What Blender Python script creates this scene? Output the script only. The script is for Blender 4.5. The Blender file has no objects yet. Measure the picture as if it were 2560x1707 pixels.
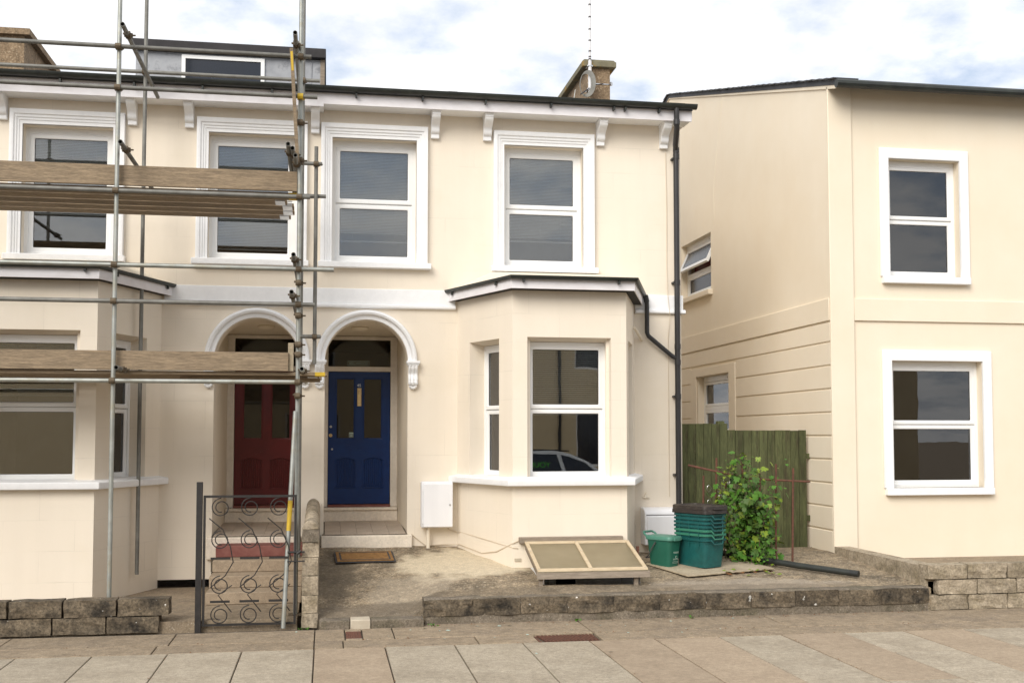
import bpy, bmesh, math, random
from mathutils import Vector, Matrix, noise
from mathutils.geometry import tessellate_polygon
R = math.radians
random.seed(7)
scn = bpy.context.scene
col = scn.collection

# ------------------------------------------------------------------ camera
cam = bpy.data.cameras.new('camera')
cam.sensor_width = 36.0
cam.lens = 36.0 * 2770 / 2560
cam.shift_y = 91.5 / 2560
cam.clip_start = 0.1
cam.clip_end = 3000
camo = bpy.data.objects.new('camera', cam)
col.objects.link(camo)
camo.location = (0, -14.8, 2.03)
camo.rotation_euler = (R(93.0), 0, R(-9.5))
scn.camera = camo

# ------------------------------------------------------------------ world: sky with broken cloud
SUN_EL, SUN_AZ = 35, 214          # azimuth clockwise from +Y
world = bpy.data.worlds.new('World')
scn.world = world
world.use_nodes = True
nt = world.node_tree
for n in list(nt.nodes): nt.nodes.remove(n)
def wn(t, **k):
    n = nt.nodes.new(t)
    for a, b in k.items(): setattr(n, a, b)
    return n
sky = wn('ShaderNodeTexSky', sky_type='NISHITA')
sky.sun_disc = False
sky.sun_elevation = R(SUN_EL); sky.sun_rotation = R(SUN_AZ)
sky.air_density = 1.0; sky.dust_density = 1.0; sky.ozone_density = 1.2
tc = wn('ShaderNodeTexCoord'); sx = wn('ShaderNodeSeparateXYZ')
nt.links.new(tc.outputs['Generated'], sx.inputs[0])
zz = wn('ShaderNodeMath', operation='MAXIMUM'); zz.inputs[1].default_value = 0.0
nt.links.new(sx.outputs['Z'], zz.inputs[0])
za = wn('ShaderNodeMath', operation='ADD'); za.inputs[1].default_value = 0.25
nt.links.new(zz.outputs[0], za.inputs[0])
dx = wn('ShaderNodeMath', operation='DIVIDE'); dy = wn('ShaderNodeMath', operation='DIVIDE')
nt.links.new(sx.outputs['X'], dx.inputs[0]); nt.links.new(za.outputs[0], dx.inputs[1])
nt.links.new(sx.outputs['Y'], dy.inputs[0]); nt.links.new(za.outputs[0], dy.inputs[1])
cx = wn('ShaderNodeCombineXYZ')
nt.links.new(dx.outputs[0], cx.inputs[0]); nt.links.new(dy.outputs[0], cx.inputs[1])
CLOUD_OFF = (9.2, 3.3, 0.9)
mp = wn('ShaderNodeMapping'); mp.inputs['Location'].default_value = CLOUD_OFF
nt.links.new(cx.outputs[0], mp.inputs[0])
nz = wn('ShaderNodeTexNoise'); nz.inputs['Scale'].default_value = 4.2
nz.inputs['Detail'].default_value = 7; nz.inputs['Roughness'].default_value = 0.56
nt.links.new(mp.outputs[0], nz.inputs['Vector'])
cr = wn('ShaderNodeValToRGB')
cr.color_ramp.elements[0].position = 0.345; cr.color_ramp.elements[0].color = (0, 0, 0, 1)
cr.color_ramp.elements[1].position = 0.53; cr.color_ramp.elements[1].color = (1, 1, 1, 1)
nt.links.new(nz.outputs['Fac'], cr.inputs[0])
nz2 = wn('ShaderNodeTexNoise'); nz2.inputs['Scale'].default_value = 5.0; nz2.inputs['Detail'].default_value = 6
nt.links.new(mp.outputs[0], nz2.inputs['Vector'])
cr2 = wn('ShaderNodeValToRGB')
cr2.color_ramp.elements[0].position = 0.3; cr2.color_ramp.elements[0].color = (7.7, 7.8, 8.1, 1)
cr2.color_ramp.elements[1].position = 0.62; cr2.color_ramp.elements[1].color = (9.7, 9.7, 9.7, 1)
nt.links.new(nz2.outputs['Fac'], cr2.inputs[0])
mx = wn('ShaderNodeMix', data_type='RGBA')
nt.links.new(cr.outputs[0], mx.inputs[0])
skb = wn('ShaderNodeMix', data_type='RGBA', blend_type='MIX'); skb.inputs[0].default_value = 0.8
nt.links.new(sky.outputs[0], skb.inputs[6]); skb.inputs[7].default_value = (5.4, 6.2, 7.5, 1)
nt.links.new(skb.outputs[2], mx.inputs[6]); nt.links.new(cr2.outputs[0], mx.inputs[7])
bg = wn('ShaderNodeBackground'); bg.inputs[1].default_value = 0.084
nt.links.new(mx.outputs[2], bg.inputs[0])
wo = wn('ShaderNodeOutputWorld'); nt.links.new(bg.outputs[0], wo.inputs[0])

# ------------------------------------------------------------------ sun behind thin cloud
sl = bpy.data.lights.new('sun', 'SUN'); sl.energy = 2.0; sl.angle = R(36); sl.color = (1.0, 0.95, 0.87)
so = bpy.data.objects.new('sun', sl); col.objects.link(so)
sd = Vector((math.sin(R(SUN_AZ)) * math.cos(R(SUN_EL)), math.cos(R(SUN_AZ)) * math.cos(R(SUN_EL)), math.sin(R(SUN_EL))))
so.rotation_euler = sd.to_track_quat('Z', 'Y').to_euler()
so.location = (-6, -12, 20)

vs = scn.view_settings
vs.view_transform = 'Standard'; vs.look = 'None'; vs.gamma = 1.0; vs.exposure = 0.64
vs.use_curve_mapping = False
scn.render.engine = 'CYCLES'
scn.cycles.max_bounces = 8
scn.cycles.transparent_max_bounces = 12
scn.render.film_transparent = False

# ================================================================== materials
MATS = {}
def mat(name, c1, c2=None, scale=3.0, rough=0.75, bump=0.0, bscale=60.0, metal=0.0, spec=0.4,
        stain=None, sscale=1.2, sthr=(0.5, 0.65), speck=None, spscale=90, spthr=(0.66, 0.72), detail=4,
        stretch=(1, 1, 1), rand=0.0, ashlar=False, coat=0.0, grain=0.0, gscale=70, streak=0.0, nrough=0.6):
    if name in MATS: return MATS[name]
    m = bpy.data.materials.new(name); m.use_nodes = True
    t = m.node_tree; N = t.nodes; L = t.links
    b = N['Principled BSDF']
    b.inputs['Roughness'].default_value = rough; b.inputs['Metallic'].default_value = metal
    b.inputs['Specular IOR Level'].default_value = spec
    if coat: b.inputs['Coat Weight'].default_value = coat; b.inputs['Coat Roughness'].default_value = 0.15
    tc = N.new('ShaderNodeTexCoord'); mp = N.new('ShaderNodeMapping')
    mp.inputs['Scale'].default_value = stretch
    L.new(tc.outputs['Object'], mp.inputs[0])
    vec = mp.outputs[0]
    oi = N.new('ShaderNodeObjectInfo')
    ad = N.new('ShaderNodeVectorMath'); ad.operation = 'ADD'
    ml = N.new('ShaderNodeMath'); ml.operation = 'MULTIPLY'; ml.inputs[1].default_value = 37.0
    L.new(oi.outputs['Random'], ml.inputs[0]); L.new(vec, ad.inputs[0]); L.new(ml.outputs[0], ad.inputs[1])
    vec = ad.outputs[0]
    c2 = c2 or tuple(x * 0.86 for x in c1)
    def noi(sc, d=4, ro=0.6):
        n = N.new('ShaderNodeTexNoise'); n.inputs['Scale'].default_value = sc
        n.inputs['Detail'].default_value = d; n.inputs['Roughness'].default_value = ro
        L.new(vec, n.inputs['Vector']); return n
    def ramp(src, lo, hi):
        r = N.new('ShaderNodeMapRange'); r.inputs[1].default_value = lo; r.inputs[2].default_value = hi
        L.new(src, r.inputs[0]); return r.outputs[0]
    def mix(f, a, bb):
        x = N.new('ShaderNodeMix'); x.data_type = 'RGBA'
        L.new(f, x.inputs[0])
        for i, v in ((6, a), (7, bb)):
            if isinstance(v, tuple): x.inputs[i].default_value = (*v, 1)
            else: L.new(v, x.inputs[i])
        return x.outputs[2]
    n1 = noi(scale, detail, nrough)
    cur = mix(ramp(n1.outputs['Fac'], 0.33, 0.67), c2, c1)
    if stain: cur = mix(ramp(noi(sscale, 6, 0.65).outputs['Fac'], *sthr), cur, stain)
    if speck: cur = mix(ramp(noi(spscale, 2, 0.5).outputs['Fac'], *spthr), cur, speck)
    def mulv(cur, src, lo, hi, amt):
        r = N.new('ShaderNodeMapRange'); r.inputs[1].default_value = lo; r.inputs[2].default_value = hi
        r.inputs[3].default_value = 1 - amt; r.inputs[4].default_value = 1 + amt * .8
        L.new(src, r.inputs[0]); h = N.new('ShaderNodeHueSaturation'); L.new(r.outputs[0], h.inputs['Value']); L.new(cur, h.inputs['Color'])
        return h.outputs[0]
    if grain:
        cur = mulv(cur, noi(gscale, 3, 0.7).outputs['Fac'], 0.32, 0.68, grain)
        cur = mulv(cur, noi(gscale * .22, 4, 0.7).outputs['Fac'], 0.34, 0.66, grain * .7)
    if streak:
        m4 = N.new('ShaderNodeMapping'); m4.inputs['Scale'].default_value = (5, 5, .35); L.new(tc.outputs['Object'], m4.inputs[0])
        n4 = N.new('ShaderNodeTexNoise'); n4.inputs['Scale'].default_value = 1.3; n4.inputs['Detail'].default_value = 5; L.new(m4.outputs[0], n4.inputs['Vector'])
        cur = mulv(cur, n4.outputs['Fac'], 0.36, 0.62, streak)
    bsrc = None
    if ashlar:
        s = N.new('ShaderNodeSeparateXYZ'); L.new(tc.outputs['Object'], s.inputs[0])
        a2 = N.new('ShaderNodeMath'); L.new(s.outputs[0], a2.inputs[0]); L.new(s.outputs[1], a2.inputs[1])
        cmb = N.new('ShaderNodeCombineXYZ'); L.new(a2.outputs[0], cmb.inputs[0]); L.new(s.outputs[2], cmb.inputs[1])
        br = N.new('ShaderNodeTexBrick'); L.new(cmb.outputs[0], br.inputs['Vector'])
        br.inputs['Scale'].default_value = 1.0; br.inputs['Brick Width'].default_value = 0.78; br.inputs['Row Height'].default_value = 0.355
        br.inputs['Mortar Size'].default_value = 0.0045; br.inputs['Mortar Smooth'].default_value = 0.3
        wz = ramp(noi(1.7, 3).outputs['Fac'], 0.42, 0.66)
        mm = N.new('ShaderNodeMath'); mm.operation = 'MULTIPLY'
        L.new(br.outputs['Fac'], mm.inputs[0]); L.new(wz, mm.inputs[1])
        m3 = N.new('ShaderNodeMath'); m3.operation = 'MULTIPLY'; m3.inputs[1].default_value = 0.34
        L.new(mm.outputs[0], m3.inputs[0])
        cur = mix(m3.outputs[0], cur, tuple(x * 0.7 for x in c1)); bsrc = mm.outputs[0]
    if rand:
        hv = N.new('ShaderNodeHueSaturation')
        r = N.new('ShaderNodeMapRange'); r.inputs[3].default_value = 1 - rand; r.inputs[4].default_value = 1 + rand
        L.new(oi.outputs['Random'], r.inputs[0]); L.new(r.outputs[0], hv.inputs['Value']); L.new(cur, hv.inputs['Color'])
        cur = hv.outputs[0]
    L.new(cur, b.inputs['Base Color'])
    if bump:
        bn = N.new('ShaderNodeBump'); bn.inputs['Strength'].default_value = bump; bn.inputs['Distance'].default_value = 0.01
        L.new(noi(bscale, 5, 0.65).outputs['Fac'], bn.inputs['Height'])
        out = bn.outputs[0]
        if bsrc is not None:
            b2 = N.new('ShaderNodeBump'); b2.invert = True; b2.inputs['Strength'].default_value = 0.35; b2.inputs['Distance'].default_value = 0.006
            L.new(bsrc, b2.inputs['Height']); L.new(out, b2.inputs['Normal']); out = b2.outputs[0]
        L.new(out, b.inputs['Normal'])
    MATS[name] = m
    return m

def glass(name, ior=1.75, tint=(0.93, 0.95, 0.94), rough=0.0, fmin=None):
    m = bpy.data.materials.new(name); m.use_nodes = True
    t = m.node_tree; N = t.nodes; L = t.links
    for n in list(N): N.remove(n)
    o = N.new('ShaderNodeOutputMaterial'); mi = N.new('ShaderNodeMixShader')
    tr = N.new('ShaderNodeBsdfTransparent'); gl = N.new('ShaderNodeBsdfGlossy')
    tr.inputs[0].default_value = (*tint, 1); gl.inputs['Roughness'].default_value = rough
    fr = N.new('ShaderNodeFresnel'); fr.inputs[0].default_value = ior
    n = N.new('ShaderNodeTexNoise'); n.inputs['Scale'].default_value = 1.6
    tc = N.new('ShaderNodeTexCoord'); L.new(tc.outputs['Object'], n.inputs['Vector'])
    bp = N.new('ShaderNodeBump'); bp.inputs['Strength'].default_value = 0.02; bp.inputs['Distance'].default_value = 0.02
    L.new(n.outputs[0], bp.inputs['Height']); L.new(bp.outputs[0], gl.inputs['Normal'])
    L.new(fr.outputs[0], mi.inputs[0]); L.new(tr.outputs[0], mi.inputs[1]); L.new(gl.outputs[0], mi.inputs[2])
    L.new(mi.outputs[0], o.inputs[0])
    return m

CREAM = mat('cream_render', (0.81, 0.728, 0.612), (0.79, 0.703, 0.583), scale=1.1, rough=0.8, bump=0.12, bscale=45, ashlar=True,
            stain=(0.76, 0.675, 0.54), sscale=0.8, sthr=(0.52, 0.8), streak=.012)
CREAMP = mat('cream_paint', (0.80, 0.725, 0.60), (0.77, 0.69, 0.56), scale=1.3, rough=0.8, bump=0.1, bscale=40)
CREAM2 = mat('yellow_cream_render', (0.83, 0.74, 0.60), (0.80, 0.70, 0.55), scale=0.9, rough=0.85, bump=0.12, bscale=40, streak=.005)
WHITE = mat('white_masonry_paint', (0.87, 0.87, 0.87), (0.84, 0.84, 0.845), scale=4, rough=0.65, bump=0.12, bscale=30, grain=.025, gscale=14, streak=.01)
UPVC = mat('white_upvc', (0.85, 0.85, 0.84), (0.82, 0.82, 0.81), scale=2, rough=0.35, spec=0.5)
FASC = mat('white_fascia', (0.82, 0.80, 0.82), (0.74, 0.71, 0.72), scale=5, rough=0.5, bump=0.05, bscale=20, stretch=(1, 1, 3))
BLACKPL = mat('black_plastic_gutter', (0.022, 0.024, 0.023), (0.035, 0.04, 0.034), scale=6, rough=0.42, bump=0.03)
DPIPE = mat('dark_downpipe', (0.025, 0.024, 0.025), (0.036, 0.035, 0.036), scale=4, rough=0.4)
PORCH = mat('porch_cream', (0.83, 0.745, 0.61), (0.80, 0.71, 0.57), scale=1.6, rough=0.8, bump=0.1, bscale=40)
FRAMEP = mat('painted_door_frame', (0.80, 0.74, 0.66), (0.76, 0.69, 0.60), scale=3, rough=0.45, grain=.05, gscale=12)
BLUE = mat('blue_gloss_paint', (0.002, 0.031, 0.15), (0.0025, 0.024, 0.12), scale=5, rough=0.3, bump=0.05, bscale=30, spec=0.35)
RED = mat('dark_red_paint', (0.13, 0.012, 0.014), (0.10, 0.01, 0.012), scale=5, rough=0.3, bump=0.04, bscale=30)
SILLRED = mat('red_brown_threshold', (0.18, 0.055, 0.045), (0.25, 0.10, 0.08), scale=9, rough=0.6, bump=0.15)
STEPC = mat('worn_painted_step', (0.82, 0.735, 0.625), (0.77, 0.68, 0.56), scale=6, rough=0.85, bump=0.25, bscale=30, stain=(0.45, 0.37, 0.27), sscale=3, sthr=(0.62, 0.85), grain=.1, gscale=30)
TILE = mat('terrazzo_tile', (0.52, 0.43, 0.345), (0.43, 0.35, 0.275), scale=7, rough=0.6, bump=0.06, speck=(0.55, 0.47, 0.38), spscale=110, spthr=(0.56, 0.64), rand=0.06)
BRASS = mat('brass', (0.72, 0.55, 0.30), (0.6, 0.43, 0.22), scale=20, rough=0.28, metal=1.0)
STEEL = mat('worn_steel', (0.62, 0.62, 0.62), (0.5, 0.5, 0.5), scale=20, rough=0.3, metal=1.0)
ROOM = mat('room_plaster', (0.46, 0.38, 0.29), (0.40, 0.33, 0.25), scale=2, rough=0.9)
CONC = mat('stained_concrete', (0.36, 0.283, 0.19), (0.235, 0.182, 0.12), scale=3.4, rough=0.92, bump=0.6, bscale=48, stain=(0.13, 0.105, 0.074),
           sscale=2.6, sthr=(0.48, 0.70), speck=(0.46, 0.395, 0.30), spscale=38, spthr=(0.58, 0.70), detail=10, grain=.5, gscale=42, nrough=.75)
DCONC = mat('dark_concrete', (0.205, 0.17, 0.13), (0.14, 0.115, 0.085), scale=5, rough=0.92, bump=0.4, bscale=50, stain=(0.11, 0.095, 0.06), sscale=2.6, sthr=(0.5, 0.7), speck=(0.4, 0.35, 0.28), spscale=80, spthr=(0.66, 0.72), grain=.34, gscale=50, nrough=.7)
STONE = mat('weathered_block', (0.21, 0.165, 0.112), (0.10, 0.078, 0.053), scale=9, rough=0.95, bump=0.8, bscale=28, stain=(0.034, 0.028, 0.021), sscale=4.5,
            sthr=(0.47, 0.66), speck=(0.62, 0.6, 0.55), spscale=17, spthr=(0.71, 0.74), detail=8, rand=0.14, grain=.5, gscale=40, nrough=.75)
STONE2 = mat('pale_walling_stone', (0.40, 0.335, 0.25), (0.27, 0.22, 0.155), scale=6, rough=0.95, bump=0.7, bscale=30, stain=(0.22, 0.18, 0.12), sscale=3.2, sthr=(0.5, 0.68), detail=8, rand=0.12, grain=.34, gscale=40, nrough=.7)
MORT = mat('mortar', (0.36, 0.30, 0.22), (0.26, 0.215, 0.155), scale=10, rough=0.95, bump=0.5, bscale=40)
PALESTONE = mat('pale_patch_stone', (0.52, 0.46, 0.36), (0.42, 0.36, 0.28), scale=8, rough=0.95, bump=0.4, bscale=40)
SLAB_G = mat('grey_paving', (0.42, 0.36, 0.275), (0.36, 0.305, 0.228), scale=3, rough=0.9, bump=0.28, bscale=95, stain=(0.30, 0.25, 0.185), sscale=2.2, sthr=(0.46, 0.72), speck=(0.25, 0.215, 0.17), spscale=75, spthr=(0.6, 0.7), rand=0.05, grain=.24, gscale=85, nrough=.75)
SLAB_T = mat('tan_paving', (0.375, 0.295, 0.21), (0.33, 0.255, 0.18), scale=3, rough=0.9, bump=0.22, bscale=95, stain=(0.28, 0.215, 0.15), sscale=2.0, sthr=(0.48, 0.75), speck=(0.25, 0.185, 0.135), spscale=75, spthr=(0.64, 0.74), rand=0.05, grain=.2, gscale=85, nrough=.75)
SLAB_S = mat('stone_strip', (0.32, 0.25, 0.172), (0.25, 0.193, 0.13), scale=4, rough=0.92, bump=0.4, bscale=60, stain=(0.21, 0.165, 0.12), sscale=2.4, sthr=(0.5, 0.75), speck=(0.45, 0.39, 0.31), spscale=60, spthr=(0.64, 0.71), rand=0.06, grain=.26, gscale=50, nrough=.7)
DIRT = mat('joint_dirt', (0.13, 0.105, 0.08), (0.09, 0.075, 0.055), scale=20, rough=1.0, bump=0.4)
ASPH = mat('asphalt', (0.055, 0.055, 0.057), (0.045, 0.045, 0.047), scale=8, rough=0.9, bump=0.5, bscale=120)
RUST = mat('rusty_iron', (0.16, 0.065, 0.04), (0.085, 0.04, 0.028), scale=25, rough=0.85, bump=0.4, bscale=90)
IRON = mat('black_wrought_iron', (0.018, 0.017, 0.017), (0.03, 0.026, 0.024), scale=15, rough=0.5, bump=0.15, bscale=80)
GALV = mat('galvanised_tube', (0.40, 0.41, 0.385), (0.29, 0.30, 0.275), scale=7, rough=0.48, metal=0.55, bump=0.06, bscale=40, stain=(0.33, 0.31, 0.24), sscale=5, sthr=(0.5, 0.7), rand=0.1)
GALVD = mat('dull_scaffold_tube', (0.22, 0.215, 0.195), (0.15, 0.145, 0.13), scale=7, rough=0.6, metal=0.4, bump=0.08, bscale=40, rand=0.15)
CLAMP = mat('scaffold_coupler', (0.17, 0.13, 0.085), (0.10, 0.075, 0.05), scale=30, rough=0.7, metal=0.4, bump=0.4, bscale=90)
YELLOW = mat('yellow_paint', (0.62, 0.42, 0.03), (0.5, 0.33, 0.03), scale=10, rough=0.6)
BOARD = mat('scaffold_board', (0.30, 0.225, 0.145), (0.20, 0.15, 0.10), scale=9, rough=0.85, bump=0.35, bscale=30, stretch=(0.6, 6, 6), rand=0.15, grain=.25, gscale=30)
NEWWOOD = mat('new_softwood', (0.60, 0.49, 0.335), (0.50, 0.39, 0.25), scale=9, rough=0.7, bump=0.15, bscale=20, stretch=(1, 1, 6))
OLDWOOD = mat('grey_weathered_wood', (0.30, 0.245, 0.19), (0.21, 0.17, 0.13), scale=9, rough=0.9, bump=0.4, bscale=30, stretch=(0.8, 5, 5))
FENCE = mat('mossy_fence_board', (0.10, 0.108, 0.046), (0.058, 0.064, 0.026), scale=5, rough=0.95, bump=0.5, bscale=18, stretch=(4, 4, 0.5), stain=(0.05, 0.04, 0.022), sscale=4, sthr=(0.5, 0.75), rand=0.16, grain=.25, gscale=26)
GREENB = mat('green_plastic_box', (0.010, 0.098, 0.094), (0.011, 0.083, 0.080), scale=5, rough=0.42, spec=0.4, bump=0.02, stain=(0.016, 0.09, 0.08), sscale=7, sthr=(0.5, 0.8), rand=0.12, grain=.12, gscale=20)
GREENL = mat('pale_green_plastic', (0.045, 0.20, 0.13), (0.035, 0.17, 0.11), scale=5, rough=0.45, rand=0.1)
CADDY = mat('green_caddy_plastic', (0.018, 0.115, 0.076), (0.015, 0.10, 0.066), scale=4, rough=0.4, spec=0.4)
CADDYL = mat('faded_green_lid', (0.09, 0.245, 0.185), (0.07, 0.21, 0.155), scale=4, rough=0.42)
LIDM = mat('dark_brown_lid', (0.042, 0.032, 0.028), (0.03, 0.024, 0.021), scale=8, rough=0.5, bump=0.08, stain=(0.085, 0.07, 0.055), sscale=8, sthr=(0.5, 0.7))
PRINT = mat('pale_print', (0.45, 0.55, 0.48), rough=0.7)
LEAFM = mat('vine_leaf', (0.085, 0.20, 0.022), (0.05, 0.14, 0.016), scale=8, rough=0.5, spec=0.3)
LEAFSH = mat('shade_vine_leaf', (0.04, 0.105, 0.016), (0.065, 0.10, 0.018), scale=8, rough=0.55, spec=0.3)  # darker green paints the shade deep inside the vine, mixed in at random
LEAFY = mat('young_vine_leaf', (0.20, 0.27, 0.03), (0.14, 0.21, 0.02), scale=8, rough=0.5, spec=0.3)
LEAFD = mat('dead_leaf', (0.20, 0.085, 0.025), (0.14, 0.06, 0.02), scale=30, rough=0.8)
STEM = mat('vine_stem', (0.10, 0.075, 0.045), (0.07, 0.05, 0.03), scale=20, rough=0.9)
COIR = mat('coir_mat', (0.34, 0.185, 0.065), (0.25, 0.13, 0.045), scale=25, rough=1.0, bump=1.0, bscale=160, stain=(0.22, 0.115, 0.04), sscale=12, sthr=(0.5, 0.65))
RUBBER = mat('grey_rubber', (0.05, 0.047, 0.047), (0.07, 0.065, 0.065), scale=12, rough=0.85, bump=0.2)
CHIM = mat('roughcast_chimney', (0.30, 0.215, 0.135), (0.20, 0.14, 0.085), scale=14, rough=0.95, bump=1.0, bscale=32, speck=(0.40, 0.31, 0.21), spscale=34, spthr=(0.58, 0.68), grain=.3, gscale=30)
CAPM = mat('mossy_coping', (0.21, 0.19, 0.125), (0.145, 0.13, 0.085), scale=9, rough=0.95, bump=0.5, stain=(0.34, 0.20, 0.035), sscale=3.0, sthr=(0.57, 0.66))
SLATE = mat('slate', (0.075, 0.078, 0.085), (0.055, 0.057, 0.062), scale=4, rough=0.7, bump=0.1, rand=0.2)
LEAD = mat('lead_sheet', (0.36, 0.37, 0.39), (0.27, 0.28, 0.30), scale=5, rough=0.55, metal=0.25, bump=0.15, bscale=10, stain=(0.2, 0.205, 0.22), sscale=5, sthr=(0.55, 0.68))
DARKFELT = mat('dark_felt', (0.045, 0.042, 0.044), (0.035, 0.033, 0.034), scale=6, rough=0.85, bump=0.2)
BLINDM = mat('blind_slat', (0.78, 0.78, 0.76), (0.75, 0.75, 0.73), scale=2, rough=0.5)
CORDM = mat('blind_cord', (0.75, 0.75, 0.72), rough=0.8)
BOXW = mat('white_grp_box', (0.84, 0.84, 0.86), (0.80, 0.80, 0.82), scale=2, rough=0.4, bump=0.02, streak=.03)
PLYW = mat('weathered_ply', (0.45, 0.38, 0.27), (0.36, 0.295, 0.205), scale=6, rough=0.9, bump=0.2, stain=(0.28, 0.22, 0.15), sscale=3, sthr=(0.52, 0.75), grain=.2, gscale=40)
CARW = mat('white_car_paint', (0.80, 0.81, 0.80), (0.78, 0.79, 0.78), rough=0.25, coat=0.5)
CARG = mat('dark_car_glass', (0.012, 0.016, 0.026), rough=0.08, spec=0.6)
TYRE = mat('tyre_rubber', (0.02, 0.02, 0.02), rough=0.85)
NEON = mat('green_vinyl_lettering', (0.10, 0.62, 0.04), rough=0.5)
BLK = mat('black_lettering_and_pit_shade', (0.02, 0.02, 0.02), rough=0.5)  # lettering black, also painted as shade under the drain grating
DARKW = mat('dark_stain_door', (0.04, 0.028, 0.024), (0.03, 0.022, 0.02), scale=4, rough=0.4)
OPPC = mat('tan_render', (0.72, 0.58, 0.37), (0.67, 0.53, 0.33), scale=1.1, rough=0.85, bump=0.1)
CREAMW = mat('cream_cable', (0.66, 0.56, 0.43), rough=0.7)
DULLG = mat('bottle_green_paint', (0.02, 0.05, 0.035), rough=0.35)
PLASTW = mat('grey_white_mast', (0.72, 0.71, 0.72), (0.66, 0.65, 0.66), scale=10, rough=0.45)
GL = glass('window_glass', 2.1, (0.96, 0.975, 0.97))
GLB = glass('bay_glass', 2.4, (0.95, 0.965, 0.96))
GLD = glass('door_glass', 1.42, (0.80, 0.78, 0.72))
GLF = glass('frosted_glass', 1.6, (0.62, 0.62, 0.68), 0.25)

def poly_mat():
    m = bpy.data.materials.new('twinwall_polycarbonate'); m.use_nodes = True
    t = m.node_tree; N = t.nodes; L = t.links; b = N['Principled BSDF']
    b.inputs['Base Color'].default_value = (0.42, 0.365, 0.265, 1); b.inputs['Roughness'].default_value = 0.32
    tr = N.new('ShaderNodeBsdfTransparent'); tr.inputs[0].default_value = (0.9, 0.87, 0.78, 1)
    b.inputs['Transmission Weight'].default_value = 0.0
    tl_ = N.new('ShaderNodeBsdfTranslucent'); tl_.inputs[0].default_value = (0.75, 0.68, 0.52, 1); m0 = N.new('ShaderNodeMixShader'); m0.inputs[0].default_value = .45
    L.new(b.outputs[0], m0.inputs[1]); L.new(tl_.outputs[0], m0.inputs[2])
    mi = N.new('ShaderNodeMixShader'); n = N.new('ShaderNodeTexNoise'); n.inputs['Scale'].default_value = 2.5
    tc = N.new('ShaderNodeTexCoord'); L.new(tc.outputs['Object'], n.inputs['Vector'])
    r = N.new('ShaderNodeMapRange'); r.inputs[3].default_value = 0.15; r.inputs[4].default_value = 0.5
    L.new(n.outputs[0], r.inputs[0]); L.new(r.outputs[0], mi.inputs[0])
    L.new(m0.outputs[0], mi.inputs[1]); L.new(tr.outputs[0], mi.inputs[2]); L.new(mi.outputs[0], N['Material Output'].inputs[0])
    return m
POLYC = poly_mat()

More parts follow.
